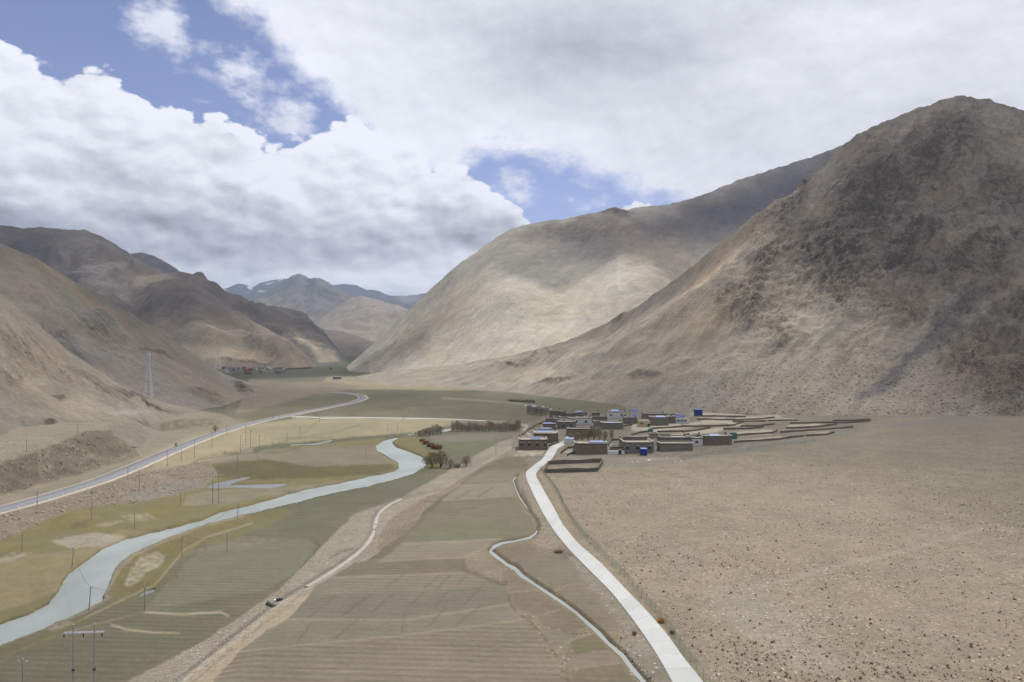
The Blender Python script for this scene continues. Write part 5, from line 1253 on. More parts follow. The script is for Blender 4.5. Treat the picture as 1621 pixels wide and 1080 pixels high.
house(1001, 1011, 666.5, 3.0, 6, 'small blue-roofed cottage below the white hut', WHITEW, 0, blue=(.1, .9, .1, .9, .7), bluem=BLUED, flags=False, trim=False)
house(887, 899, 669, 3.2, 6, 'whitewashed cottage below the pink and white house', WHITEW, 0, wins=(.5,), winh=1.0)
house(913, 924, 668, 3.0, 5, 'pale grey cottage in front of the blue-roofed back house', ADOBET, 0)
house(1062, 1072, 663.5, 3.0, 6, 'pale cottage right of the long farmhouse', ADOBET, 0, flags=False)
house(876, 886, 667, 2.8, 5, 'tiny pink cottage below the tall dark brown house', REDW, 0, flags=False)
house(1098, 1108, 697, 2.6, 5, 'small white shed behind the narrow whitewashed house', WHITEW, 0, flags=False, name='shed', cat='shed')
house(1030, 1043, 694, 2.4, 5, 'low tan shed behind the three-windowed house', ADOBET, 0, flags=False, name='shed', cat='shed')
# blue containers / tarpaulin-covered things
def container(px0, px1, pyb, h, dep, label, mat, top, extra=False):
    x0, y0, z0 = at(px0, pyb); w = (px1 - px0) / FPX * y0; cx = x0 + w / 2
    r = thing('container', label, 'container', (cx, y0, zground(cx, y0)), 0)
    MB().box(-w / 2, w / 2, 0, dep, .25, h).build('body', mat, r)
    MB().box(-w / 2 - .06, w / 2 + .06, -.06, dep + .06, h + .01, h + .12).build('roof', top, r)
    for i in range(4):
        xx = -w / 2 + (i + .5) * w / 4; MB().box(xx - .05, xx + .05, -.045, -.003, .4, h - .2).build('rib', mat, r)
    MB().box(-w / 2 + .1, w / 2 - .1, .1, dep - .1, -.3, .248).build('skid', IRON, r)
container(1015, 1024.5, 721.5, 3.0, 3.4, 'bright blue box container standing in front of the three-windowed house', BLUED, BLUEL)
container(1025.5, 1031, 716.5, 2.2, 2.0, 'small dark blue crate beside the bright blue container', BLUED, BLUED)
container(1101, 1112, 659, 4.6, 5, 'deep blue boxy shelter standing alone on the pale terrace', BLUED, BLUE)

# low field walls: each run is a thing, built of mud with a coping
WN = [0]
def field_wall(pts, label, h=1.1, mat=MUDW, th=.5, cop=True):
    P = [at(a, b)[:2] for a, b in pts]
    r = thing('field_wall', label, 'wall', (P[0][0], P[0][1], 0))
    ox, oy = P[0]
    m = MB(); c = MB()
    Q = []
    for (ax, ay), (bx, by) in zip(P[:-1], P[1:]):
        n = max(1, int(math.hypot(bx - ax, by - ay) / 4))
        Q += [(ax + (bx - ax) * i / n, ay + (by - ay) * i / n) for i in range(n)]
    Q.append(P[-1])
    for k, (mb, z0, z1, tw) in enumerate(((m, -.6, 0, th), (c, .01, .12, th + .16))):
        V = []
        for i, (x, y) in enumerate(Q):
            a = Q[max(0, i - 1)]; b = Q[min(len(Q) - 1, i + 1)]; dx, dy = b[0] - a[0], b[1] - a[1]; l = math.hypot(dx, dy) + 1e-9
            nx, ny = -dy / l * tw / 2, dx / l * tw / 2; zg = zground(x, y); hh = h * (1 + .12 * math.sin(i * 1.7 + len(Q)))
            V += [(x - ox - nx, y - oy - ny, zg + (hh if k else 0) + z0), (x - ox + nx, y - oy + ny, zg + (hh if k else 0) + z0), (x - ox + nx, y - oy + ny, zg + hh + z1), (x - ox - nx, y - oy - ny, zg + hh + z1)]
        mb.V = V; mb.F = []
        for i in range(len(Q) - 1):
            a = 4 * i
            for u in range(4): mb.F.append((a + u, a + (u + 1) % 4, a + 4 + (u + 1) % 4, a + 4 + u))
        mb.F += [(3, 2, 1, 0), tuple(len(V) - 4 + i for i in range(4))]
    m.build('masonry', mat, r)
    if cop: c.build('coping', MUDC if mat is MUDW else mat, r)
    return r
field_wall([(862, 748.5), (946, 746), (954, 733)], 'greenish near wall of the empty walled pen beside the road', 1.5, MUDG)
field_wall([(863, 747), (868, 735), (910, 733.5), (953, 731.5)], 'brown far wall of the empty walled pen beside the road', 1.5, MUDW)
WL = [([(1078, 676), (1120, 676), (1160, 674.5), (1176, 669)], 'brown wall below the third pale terrace from the back'),
      ([(1098, 659.5), (1140, 659.5), (1180, 660.5)], 'brown wall under the rearmost pale terrace'),
      ([(1103, 664.5), (1150, 664.8), (1164, 665)], 'short brown wall right of the whitewashed cottage'),
      ([(1160, 665), (1200, 664), (1226, 661.5)], 'brown wall in front of the thin upper right terrace'),
      ([(1160, 668), (1212, 667)], 'brown wall between the two thin upper right terraces'),
      ([(1214, 666.5), (1262, 666)], 'brown wall right of the thin upper terraces'),
      ([(1145, 680), (1190, 679.5), (1208, 677)], 'brown wall above the widest cream terrace'),
      ([(1172, 676), (1205, 675), (1226, 672)], 'curved brown wall above the cream terraces'),
      ([(1160, 690.5), (1200, 688), (1222, 687), (1230, 683)], 'brown wall edging the widest cream terrace'),
      ([(1162, 701), (1200, 699), (1232, 696.5), (1272, 691)], 'long grey wall edging the lowest pale terrace', ),
      ([(1244, 679), (1270, 678.5), (1300, 676), (1324, 672.5)], 'brown wall with a white gate stone at the right'),
      ([(1235, 686), (1270, 683.5), (1300, 681.5), (1342, 678), (1350, 677)], 'long thin brown wall reaching right onto the plain'),
      ([(1275, 691), (1308, 689), (1320, 686)], 'hooked brown wall at the lower right of the terraces'),
      ([(1250, 671), (1300, 670), (1340, 670), (1378, 666.5)], 'dark brown wall running farthest out onto the plain'),
      ([(1318, 666.5), (1345, 666.5), (1376, 665)], 'dark brown wall behind the one running farthest out'),
      ([(1080, 684.5), (1105, 681), (1125, 678)], 'brown wall behind the front row on the right'),
      ([(1040, 684.5), (1082, 683)], 'dark wall above the pale yard behind the front row'),
      ([(1076, 692), (1090, 688)], 'short slanting brown wall behind the long low house'),
      ([(985, 676), (1000, 674), (1006, 669)], 'slanting brown wall of the central courtyard'),
      ([(1000, 689), (1012, 686), (1025, 684)], 'brown wall below the ochre hut'),
      ([(1030, 680), (1072, 677), (1096, 676)], 'long brown wall before the large grey-brown house'),
      ([(963, 706), (968, 697), (985, 697)], 'brown wall of the small yard behind the pen'),
      ([(888, 718), (898, 710), (911, 709)], 'curved pale-topped wall beside the concrete road'),
      ([(898, 722), (903, 719), (911, 718)], 'short brown wall against the blank brown house'),
      ([(869, 706.5), (876, 704), (884, 701)], 'pale kerb wall on the left of the village lane'),
      ([(826, 690), (838, 680), (852, 672), (868, 668)], 'rough stone wall along the left edge of the village')]
for q in WL: field_wall(q[0], q[1], .85)

# ------------------------------------------------------------------ far village across the valley
FARM = [plain_mat('far_brown', rgb(124, 112, 104), .9, .2, .2), plain_mat('far_grey', rgb(150, 143, 136), .9, .2, .2), plain_mat('far_white', rgb(196, 194, 190), .9, .1, .2), plain_mat('far_red', rgb(142, 78, 72), .9, .1, .2), plain_mat('far_green', rgb(90, 102, 84), .9, .1, .2)]
def far_house(px, py, wpx, h, mat, label, group='houses of the far village', name='far_house'):
    d = FPX * CAMZ / (py - HOR); x = (px - W0 / 2) / FPX * d; w = wpx / FPX * d
    r = thing(name, label, 'house', (x, d, 0), random.uniform(-.15, .15), group)
    MB().box(-w / 2, w / 2, 0, w * .7, -1, h).build('wall', mat, r)
    MB().box(-w / 2 - .2, w / 2 + .2, -.2, w * .7 + .2, h + .01, h + .7).build('roof', FARM[1] if mat is not FARM[1] else FARM[0], r)
for i in range(56):
    row = random.random(); px = 352 + random.random() * 100 - row * 6; py = 582 + random.random() * 10
    if row > .6: px = 376 + random.random() * 56; py = 577 + random.random() * 4
    mt = FARM[0] if random.random() < .4 else FARM[1] if random.random() < .65 else FARM[2]
    lab = {0: 'dark brown flat-roofed house in the far village', 1: 'grey flat-roofed house in the far village', 2: 'white flat-roofed house in the far village'}[FARM.index(mt)]
    far_house(px, py, random.uniform(4, 8), random.uniform(3.5, 6.5), mt, lab, {0: 'dark houses of the far village', 1: 'grey houses of the far village', 2: 'white houses of the far village'}[FARM.index(mt)])
far_house(389, 589, 5, 5, FARM[3], 'red house at the near edge of the far village, left one', None); far_house(396, 588, 6, 6, FARM[3], 'larger red house in the middle of the far village', None)
far_house(391, 593, 9, 4, FARM[4], 'dark green low building in front of the red far houses', None); far_house(448, 586, 3, 4.5, FARM[2], 'bright white hut at the right end of the far village', None)
for i in range(9): far_house(455 + i * 4.5, 585.5 - i * .25, 4.5, 3, FARM[0], ORD[i] + ' low dark building rightwards of the white far hut', 'line of low far buildings')
for i in range(6): far_house(515 + i * 4, 577.5 - i * .1, 3.5, 5, FARM[2], ORD[i] + ' pale building from the left at the foot of the farthest slopes', 'pale buildings at the valley end')
for a in [(523, 584.5), (533, 600.5)]: far_house(a[0], a[1] , 4 if a[0] < 530 else 12, 3, FARM[0], 'dark walled ruin on the valley floor at pixel left' if 0 else ('small dark hut by the far river bend' if a[0] < 530 else 'dark low ruin on the slope foot across the valley'), None)

# ------------------------------------------------------------------ poles, pylon, wires
def pole_proto(h=9.0):
    r = thing('utility_pole', 'x', 'utility pole', (0, 0, 0))
    MB().bar((0, 0, -.6), (0, 0, h), .12, .08, 7).build('shaft', POLE, r)
    a = MB().box(-.7, .7, -.04, .04, h - .72, h - .63).build('crossarm', POLE, r)
    for x in (-.68, .0, .68): MB().bar((x, 0, h - .615 if x else h + .002), (x, 0, h - .30 if x else h + .3), .07, .05, 5).build('insulator', CHAL, a)
    return r
PP = pole_proto(9.0); used = [False]
PTOP = {}
def pole(px, py, top, label, g='utility poles across the valley floor', tilt=0):
    x, y, z = at(px, py); z = zground(x, y); h = (py - top) / FPX * y; s = max(.55, min(1.6, h / 9.0))
    if not used[0]: o = PP; o.location = (x, y, z); used[0] = True; o.scale = (1, 1, s)
    else: o = dup(PP, (x, y, z)); o.scale = (1, 1, s)
    o['label'] = label; o['group'] = g; o.rotation_euler = (0, R(tilt), random.uniform(-.4, .4))
    PTOP[len(PTOP)] = (x, y, z + 9.3 * s); return (x, y, z + 9.3 * s)
PL = [(59.7, 800, 785, 'short pole on the near side of the left road, farthest left'), (146, 822.5, 775, 'tall pole at the foot of the rubble slope left of the river'), (203, 760, 739, 'pole at the near edge of the left road above the rubble slope'),
      (265, 739, 714, 'pole on the near verge of the left road, left of the taller one'), (221, 782, 745, 'pole in the scrub below the left road'), (308, 724, 697, 'tall pole on the near verge where the rubble slope ends'),
      (336, 710, 684, 'tall pole just right of the round roadside bush'), (287.5, 729, 717, 'short post on the pale strip below the left road'), (358.6, 688, 677, 'short pole at the near edge of the left road right of the round bush'),
      (285.5, 800, 779, 'leaning pole in the yellow meadow above the river'), (214, 839, 815.5, 'pole in the yellow meadow beside the pale sand patches'), (377, 822, 803, 'pole standing at the right bank of the river'),
      (376, 748, 720, 'pole behind the blue-grey pond'), (280.5, 663, 652, 'short pole on the bench above the dark bluff'), (123.6, 688, 671, 'pole on the bench left of the dark bluff top'),
      (42.5, 715, 699, 'pole on the bench at the far left'), (115, 898, 867, 'dark leaning pole in the meadow on the left bank'), (36, 874, 848, 'pale pole in the meadow near the left edge'),
      (142, 965, 933.5, 'dark leaning pole on the right bank at the widest river reach'), (230, 966, 940.6, 'pole at the corner of the small dark field'), (288.6, 879.6, 855.5, 'pole beside the riverside footpath'),
      (360, 874, 848, 'pole alone in the striped field right of the river'), (37.5, 1092, 1058, 'pole at the lower left corner of the photo'), (389.4, 705.5, 673, 'left pole of the tall close pair right of the round bush'),
      (397, 708.5, 680, 'right pole of the tall close pair right of the round bush'), (381, 716, 688.7, 'pole in front of the tall close pair'), (411, 711.4, 688.7, 'pole right of the tall close pair'),
      (431, 713.4, 703.5, 'short post left of the narrow white pond'), (408.5, 728, 713, 'pole at the edge of the grey field above the yellow meadow'), (475, 688, 679, 'short pole on the pale strip above the narrow pond'),
      (454.7, 697.6, 689, 'short post at the left tip of the narrow pond'), (579.5, 722, 706.5, 'pole on the inner side of the river bend'), (614, 684.6, 672, 'pole on the tan strip above the river bend'),
      (629, 680.7, 672, 'right neighbour of the pole on the tan strip above the river bend'), (638.6, 665, 656, 'pole crossed by the straight white track'), (647, 654.5, 647, 'pole in the green field behind the straight track'),
      (785, 719, 692.5, 'tall pole in the dark field right of the willow row'), (985, 681, 657, 'tall pole in the village beside the central courtyard'), (894.5, 718.5, 702, 'pole at the roadside by the village lane'),
      (398.6, 646, 636, 'pole on the green strip behind the left road'), (388.6, 649, 639, 'left neighbour of the pole on the green strip behind the left road'), (506, 670, 659, 'pole below the straight track near the left road'),
      (522.8, 655, 647, 'pole beyond the left road near the straight track'), (432, 665, 652, 'pole where the straight track leaves the road'), (884, 676, 662, 'white-topped pole among the back houses'), (1080, 672, 655, 'thin pole beside the whitewashed cottage'), (1138, 698, 682, 'pole behind the long house at the right end')]
TOPS = [pole(*a, tilt=(4 if 'leaning' in a[3] else 0)) for a in PL]
IDX = {a[3]: i for i, a in enumerate(PL)}
def wire(p, q, label, sag=1.2, r=.022):
    ox, oy, oz = p; m = MB(); n = 10; prev = None
    for i in range(n + 1):
        f = i / n; c = (p[0] + (q[0] - p[0]) * f - ox, p[1] + (q[1] - p[1]) * f - oy, p[2] + (q[2] - p[2]) * f - 4 * sag * f * (1 - f) - oz)
        if prev: m.bar(prev, c, r, r, 3)
        prev = c
    o = m.build('power_wire', IRON, None, label=label, category='wire', group='wires between the poles'); o.location = p
for a, b in [(1, 10), (10, 16), (1, 4), (4, 7), (9, 11), (11, 20), (20, 19), (18, 19), (12, 28), (23, 26), (5, 3), (3, 2), (2, 0), (6, 5), (16, 18), (21, 20)]:
    wire(TOPS[a], TOPS[b], ' '.join((ORD[a] + ' sagging wire, strung from the ' + PL[a][3].split(',')[0]).split()[:14]) + (' rightwards' if TOPS[b][0] > TOPS[a][0] else ' leftwards'))
# H-frame pylon in the lower left and the one by the river
def hframe(x, y, z, h, w, label, rz=0.0):
    r = thing('h_frame_pylon', label, 'pylon', (x, y, z), rz)
    for s in (-1, 1):
        p = MB().bar((s * w * .26, 0, -.8), (s * w * .26, 0, h), .13, .09, 8).build('post', POLE, r)
        MB().bar((s * w * .26, 0, h * .44), (s * w * .26, 0, h * .46), .23, .23, 8).build('clamp', IRON, p)
        MB().bar((s * w * .26, 0, h + .002), (s * w * .26, 0, h + .22), .06, .05, 5).build('cap', CHAL, p)
    a = MB(); zz = h - 1.25
    a.box(-w / 2, w / 2, -.22, -.14, zz, zz + .12); a.box(-w / 2, w / 2, .14, .22, zz, zz + .12)
    for i in range(9): xx = -w / 2 + (i + .5) * w / 9; a.box(xx - .03, xx + .03, -.139, .139, zz + .03, zz + .09)
    ca = a.build('crossarm', STEEL, r)
    for u in (-.48, 0, .46):
        ins = MB()
        for k in range(4): ins.bar((u * w, -.1, zz - .05 - k * .15), (u * w, -.1, zz - .16 - k * .15), .12, .05, 7)
        ins.build('insulator', IRON, ca)
    return r
hx, hy = (134 - W0 / 2) / FPX * 104, 104.0
hz = zground(hx, hy); HH = hframe(hx, hy, hz, 55 - (988 - HOR) / FPX * 104 - hz, 5.9, 'twin-post H-frame pylon with steel crossarm in the lower left field', .07)
x, y, z = at(342, 797); hframe(x, y, zground(x, y), (797 - 747) / FPX * y, 4.0, 'twin-post H-frame pylon standing in the meadow beside the grey pond')
for (px, pyb, pyt) in [(405, 591, 571)]:
    d = FPX * CAMZ / (pyb - HOR); hframe((px - W0 / 2) / FPX * d, d, 0, 28, 12, 'pale twin-post pylon in front of the far village')
def lattice(x, y, z, h, label, b=2.6, t=.7, mat=STEEL):
    r = thing('lattice_tower', label, 'tower', (x, y, z)); n = 12
    def corner(i, f):
        k = b + (t - b) * min(1, f / .75) if f < .75 else t; k = b * (1 - f) ** 1.5 * .9 + t; sx, sy = [(-1, -1), (1, -1), (1, 1), (-1, 1)][i]; return (sx * k / 2 * 1.6, sy * k / 2 * 1.6, f * h)
    for i in range(4):
        m = MB()
        for j in range(n): m.bar(corner(i, j / n), corner(i, (j + 1) / n), .17, .17, 4)
        m.build('leg', mat, r)
    for j in range(n):
        m = MB()
        for i in range(4):
            k = (i + 1) % 4; m.bar(corner(i, j / n), corner(k, (j + 1) / n), .08, .08, 3); m.bar(corner(k, j / n), corner(i, (j + 1) / n), .08, .08, 3); m.bar(corner(i, (j + 1) / n), corner(k, (j + 1) / n), .07, .07, 3)
        m.build('bracing', mat, r)
    for s in (-1, 1): MB().box(s * .95 - .3, s * .95 + .3, -.2, .2, h - 2.6, h - .3).build('antenna', CHAL, r)
    MB().bar((0, 0, h * .99), (0, 0, h + 1.8), .05, .03, 5).build('lightning_rod', mat, r)
tx, ty, tz = loft_at('hill.001', 236, 628)
lattice(tx, ty, tz - .3, (628 - 555) / FPX * ty, 'tall lattice telecom tower on the left hillside', b=3.2)
d = 1500; lattice((345 - W0 / 2) / FPX * d, d, 0, 44, 'faint lattice tower left of the far village', b=6, t=2)
tx, ty, tz = loft_at('hill', 277, 545)

# ------------------------------------------------------------------ fence along the concrete road
def fence(px_pts, label, step, h=1.7, posts_only=False):
    P = np.array([at(a, b)[:2] for a, b in px_pts]); s = np.concatenate([[0], np.cumsum(np.hypot(*np.diff(P, axis=0).T))]); n = int(s[-1] / step)
    q = np.linspace(0, s[-1], n + 1); X = np.interp(q, s, P[:, 0]); Y = np.interp(q, s, P[:, 1]); Z = [zground(a, b) for a, b in zip(X, Y)]
    r = thing('wire_fence', label, 'fence', (X[0], Y[0], Z[0]))
    pm = MB().bar((0, 0, -.4), (0, 0, h), .035, .035, 5).mesh('post', GREENP)
    w = MB()
    for i in range(5): w.box(0, 1, -.008, .008, .12 + i * (h - .25) / 4, .14 + i * (h - .25) / 4)
    for i in range(1, 8): w.box(i / 8 - .0035, i / 8 + .0035, -.008, .008, .1, h - .1)
    wm = w.mesh('mesh_panel', GREENW)
    for i in range(n + 1):
        o = new_obj('post', pm, r); o.location = (X[i] - X[0], Y[i] - Y[0], Z[i] - Z[0]); o.rotation_euler = (random.uniform(-.03, .03), random.uniform(-.03, .03), 0)
        if i < n:
            c = new_obj('mesh_panel', wm, r); c.location = o.location; dx, dy, dz = X[i + 1] - X[i], Y[i + 1] - Y[i], Z[i + 1] - Z[i]; l = math.hypot(dx, dy)
            c.rotation_euler = (0, -math.atan2(dz, l), math.atan2(dy, dx)); c.scale = (math.hypot(l, dz), 1, 1)
fence([(1146, 1120), (1118, 1080), (1085, 1036), (1057, 992), (1024, 953), (992, 917), (958, 882), (932, 857), (908, 828), (893, 802), (884, 782), (875, 768), (862, 752), (856, 744)], 'green wire mesh fence following the right side of the concrete road', 2.9)
fence([(1078, 727), (1110, 722), (1140, 719), (1168, 712), (1230, 706), (1290, 700)], 'faint green mesh fence on the plain in front of the village', 3.2)
# white guard posts along the left road
def guard_posts():
    r = thing('road_railing', 'line of small white guard posts on the outer edge of the left road', 'railing', (Cl[0][0], Cl[0][1], 0))
    pm = MB().box(-.09, .09, -.09, .09, -.3, .8).mesh('post', CHAL); s = 0
    for i in range(0, len(Cl) - 60, 2):
        p = Cl[i] - Nl[i] * 4.3
        o = new_obj('post', pm, r); o.location = (p[0] - Cl[0][0], p[1] - Cl[0][1], zground(*p))
guard_posts()

# ------------------------------------------------------------------ bare willows, poplars and bushes
def foliage_mat(name, c1, c2):
    m, t, b = mat_new(name); P = t.node('ShaderNodeNewGeometry').outputs['Position']; oi = t.node('ShaderNodeObjectInfo').outputs['Random']
    n = t.noise(P, 1.1, 4, .7)
    c = t.mix(t.lin(t.add(n, t.mul(oi, .15)), .35, .75), tuple(c1) + (1,), tuple(c2) + (1,))
    t.l.new(c, b.inputs['Base Color']); return m
TW_BROWN = foliage_mat('bare_twigs', rgb(136, 122, 104), rgb(184, 168, 142)); TW_RED = foliage_mat('red_twigs', rgb(130, 90, 66), rgb(176, 130, 96)); TW_OLIVE = foliage_mat('olive_twigs', rgb(122, 110, 74), rgb(170, 154, 108)); BARK = plain_mat('bark', rgb(88, 76, 64), .95, .2, 2)
TW_STRAW = foliage_mat('straw_twigs', rgb(150, 128, 90), rgb(190, 168, 122))
def crown_mesh(kind, seed, mat, n=620):
    r = random.Random(seed); V = []; F = []
    def twig(p, d, l, w):
        p = Vector(p); d = Vector(d).normalized(); s = d.cross(Vector((r.uniform(-1, 1), r.uniform(-1, 1), .1))).normalized() * w
        b = len(V); m = p + d * l * .5 + Vector((r.uniform(-1, 1), r.uniform(-1, 1), 0)) * l * .06
        V.extend([tuple(p - s), tuple(p + s), tuple(m + s * .8), tuple(m - s * .8), tuple(p + d * l)]); F.extend([(b, b + 1, b + 2, b + 3), (b + 3, b + 2, b + 4)])
    for i in range(n):
        a = r.uniform(0, 6.283)
        if kind == 'willow':     # rounded, many-stemmed
            u = r.random() ** .5; z = r.uniform(.12, .95); rad = .5 * math.sin(math.pi * min(1, .12 + z * .88)) ** .6 * u * (1 + .25 * math.sin(3 * a + seed) + .15 * math.sin(7 * a))
            twig((math.cos(a) * rad, math.sin(a) * rad, z * .92), (math.cos(a) * u * .6, math.sin(a) * u * .6, 1.0), r.uniform(.10, .24), r.uniform(.005, .014))
        elif kind == 'poplar':   # upright narrow
            u = r.random() ** .6; z = r.uniform(.08, .92); rad = .26 * u * (1 - .55 * max(0, z - .35) / .65) * (1 + .3 * math.sin(2 * a + seed))
            twig((math.cos(a) * rad, math.sin(a) * rad, z * .95), (math.cos(a) * .22, math.sin(a) * .22, 1.0), r.uniform(.10, .22), r.uniform(.004, .010))
        else:                    # low brush
            u = r.random() ** .5
            twig((math.cos(a) * .6 * u, math.sin(a) * .6 * u, r.uniform(0, .35)), (math.cos(a) * u, math.sin(a) * u, 1.1), r.uniform(.3, .65), r.uniform(.012, .03))
    me = bpy.data.meshes.new('crown'); me.from_pydata(V, [], F); me.materials.append(mat); return me
def trunk_mesh(kind, seed):
    r = random.Random(seed + 99); m = MB(); k = 6 if kind == 'willow' else 1
    for i in range(k):
        a = r.uniform(0, 6.28); s = .25 if kind == 'willow' else .03
        mid = (math.cos(a) * s * .5, math.sin(a) * s * .5, .35); m.bar((0, 0, -.06), mid, .026 if k > 1 else .022, .016, 5); m.bar(mid, (math.cos(a) * s, math.sin(a) * s, .8), .016, .004, 4)
        for j in range(3): b = r.uniform(0, 6.28); z = r.uniform(.3, .6); m.bar((math.cos(a) * s * .5 * z / .35 if z < .35 else math.cos(a) * s * .7, math.sin(a) * s * .7, z), (math.cos(b) * .25 + math.cos(a) * s, math.sin(b) * .25 + math.sin(a) * s, z + .25), .008, .003, 3)
    return m.mesh('trunk', BARK)
LIB = {}
def crown(kind, mat, i):
    k = (kind, mat.name, i)
    if k not in LIB: LIB[k] = (crown_mesh(kind, i * 7 + len(kind), mat), trunk_mesh(kind, i))
    return LIB[k]
def tree(px, py, hpx, wpx, kind, mat, label, group=None, name=None, cat='tree', pos=None):
    if pos is None: x, y, z = at(px, py); z = zground(x, y)
    else: x, y, z = pos
    h = hpx / FPX * y; w = wpx / FPX * y; base = {'willow': 1.0, 'poplar': .52, 'bush': 1.5}[kind]
    c, tk = crown(kind, mat, random.randrange(4))
    r = thing(name or {'willow': 'willow_tree', 'poplar': 'poplar_tree', 'bush': 'bush'}[kind], label, cat, (x, y, z), random.uniform(0, 6.28), group)
    o = new_obj('crown', c, r); o.scale = (w / base, w / base, h)
    if kind != 'bush': o = new_obj('trunk', tk, r); o.scale = (w / base, w / base, h)
    return r
# long row behind the river field
for i in range(26):
    px = 718 + i * 4.15; tree(px + random.uniform(-1, 1), 682.5 + random.uniform(-.6, .8), random.uniform(10, 16.5) + (4 if i > 23 else 0), random.uniform(6, 9), 'poplar' if i % 3 else 'willow', TW_BROWN, ORD[i] + ' bare tree from the left in the long row beyond the dark field', 'long row of bare trees')
for i, (px, py, h, w) in enumerate([(664, 691, 10, 10), (669, 690, 11, 9), (674, 689.5, 12, 10), (680, 689, 13, 11), (686, 688, 15, 11), (692, 687, 16, 10), (697, 687, 13, 10)]):
    tree(px, py, h, w, 'willow', TW_BROWN, ORD[i] + ' bare willow from the left in the clump where the river bends', 'clump of willows at the river bend')
for i, (px, py, h, w) in enumerate([(668, 699, 6, 8), (674, 703, 8, 10), (681, 707, 9, 11), (688, 710, 10, 12), (694, 711, 10, 12)]):
    tree(px, py, h, w, 'bush', TW_RED, ORD[i] + ' rust-red shrub from the left in the thicket below the willow clump', 'rust-red thicket', cat='shrub')
tree(684, 739, 24, 24, 'willow', TW_OLIVE, 'left and largest of the olive willows on the river bank'); tree(698, 739, 26, 26, 'willow', TW_OLIVE, 'olive willow standing in the middle of the river bank group')
tree(676, 736, 14, 14, 'willow', TW_BROWN, 'small bare willow leaning over the water at the bank'); tree(713, 741, 15, 14, 'willow', TW_BROWN, 'low bare willow right of the large olive ones')
tree(724, 740, 10, 10, 'bush', TW_BROWN, 'low twiggy bush between the olive willows and the round one', cat='bush'); tree(738, 738, 17, 19, 'willow', TW_BROWN, 'round bare willow standing apart beside the gravel bank')
for i in range(9): tree(836 + i * 3.9, 656.5 + random.uniform(-.8, .8), random.uniform(13, 17) - abs(i - 3) * .5, 8, 'willow' if i % 2 else 'poplar', TW_BROWN, ORD[i] + ' tree from the left in the dense brown grove beside the upper river', 'dense grove beside the upper river')
for i in range(12): tree(807 + i * 3.4, 635 + (i % 2) * .8 + i * .16, 4 + random.random() * 2, 5, 'bush', TW_BROWN, ORD[i] + ' dark shrub from the left in the thin line above the upper river', 'thin line of shrubs above the upper river', cat='shrub')
for i, (px, py, h, w) in enumerate([(903, 697, 12, 10), (907, 700, 14, 13), (914, 699, 16, 13), (922, 698, 17, 14), (931, 697, 18, 14), (940, 696, 22, 15), (948, 697, 20, 13), (958, 696, 14, 10), (968, 695, 16, 9)]):
    tree(px, py, h, w, 'willow', TW_OLIVE, ORD[i] + ' olive tree from the left in the orchard behind the blank brown house', 'village orchard trees')
for i in range(6): tree(905 + i * 4.2, 660, 9, 6, 'willow', TW_BROWN if i % 2 else TW_OLIVE, ORD[i] + ' dry tree from the left behind the last village houses', 'dry trees behind the village')
tree(341, 683.5, 11, 10, 'willow', TW_STRAW, 'round straw-coloured tree on the far edge of the left road'); tree(279, 707, 6, 4, 'poplar', TW_OLIVE, 'tiny tree on the green patch beside the left road')
tree(1046, 984, 8, 12, 'bush', foliage_mat('orange_twigs', rgb(180, 130, 66), rgb(210, 160, 96)), 'orange-brown bush on the verge between the concrete road and the fence', cat='bush')
tree(1064, 1002, 7, 8, 'bush', TW_OLIVE, 'olive bush at the fence next to the orange-brown bush', cat='bush')
tree(1004, 1004, 7, 7, 'bush', TW_OLIVE, 'brown-green bush on the left verge of the concrete road', cat='bush'); tree(884, 874, 6, 14, 'bush', TW_BROWN, 'grey-brown bush beside the notch in the concrete road', cat='bush')
# willow hedge lining the far village
for i in range(12): tree(0, 0, 2.6, 4, 'bush', TW_BROWN, 'dark tree among the far village houses', 'trees of the far village', cat='tree', name='far_tree', pos=((random.uniform(352, 440) - W0 / 2) / FPX * 1480, 1480 + random.uniform(-60, 120), 0))

# ------------------------------------------------------------------ culvert, sheep, rocks, tufts
def culvert():
    x, y, z = G(432, 957); r = thing('culvert', 'dark arched pipe culvert half buried in the gravel canal', 'culvert', (x, y, z - .1), -.5); r.scale = (.5, .6, .6)
    m = MB(); n = 8
    for i in range(n):
        a0 = math.pi * i / n; a1 = math.pi * (i + 1) / n
        m.V += [(-3, math.cos(a0) * .9, math.sin(a0) * 1.0), (-3, math.cos(a1) * .9, math.sin(a1) * 1.0), (2.2, math.cos(a1) * .9 - 1.2, math.sin(a1) * 1.0 - .2), (2.2, math.cos(a0) * .9 - 1.2, math.sin(a0) * 1.0 - .2)]; m.F.append(tuple(range(4 * i, 4 * i + 4)))
    m.build('pipe', IRON, r); MB().box(2.25, 2.7, -2.2, -.1, -.3, .7).build('headwall', IRON, r)
    x, y, z = G(442, 950); r = thing('rubble_heap', 'dark block with a white sack lying above the culvert', 'rubble', (x, y, z), .3); r.scale = (.6, .6, .6)
    m = MB(); m.prism([(-.9, -.5), (.9, -.7), (1.3, .2), (.1, .9), (-.8, .6)], -.2, .7); m.build('block', IRON, r)
    m = MB(); m.prism([(-1.7, -.4), (-.98, -.5), (-.95, .3), (-1.5, .4)], -.1, .5); m.build('sack', CHAL, r)
culvert()
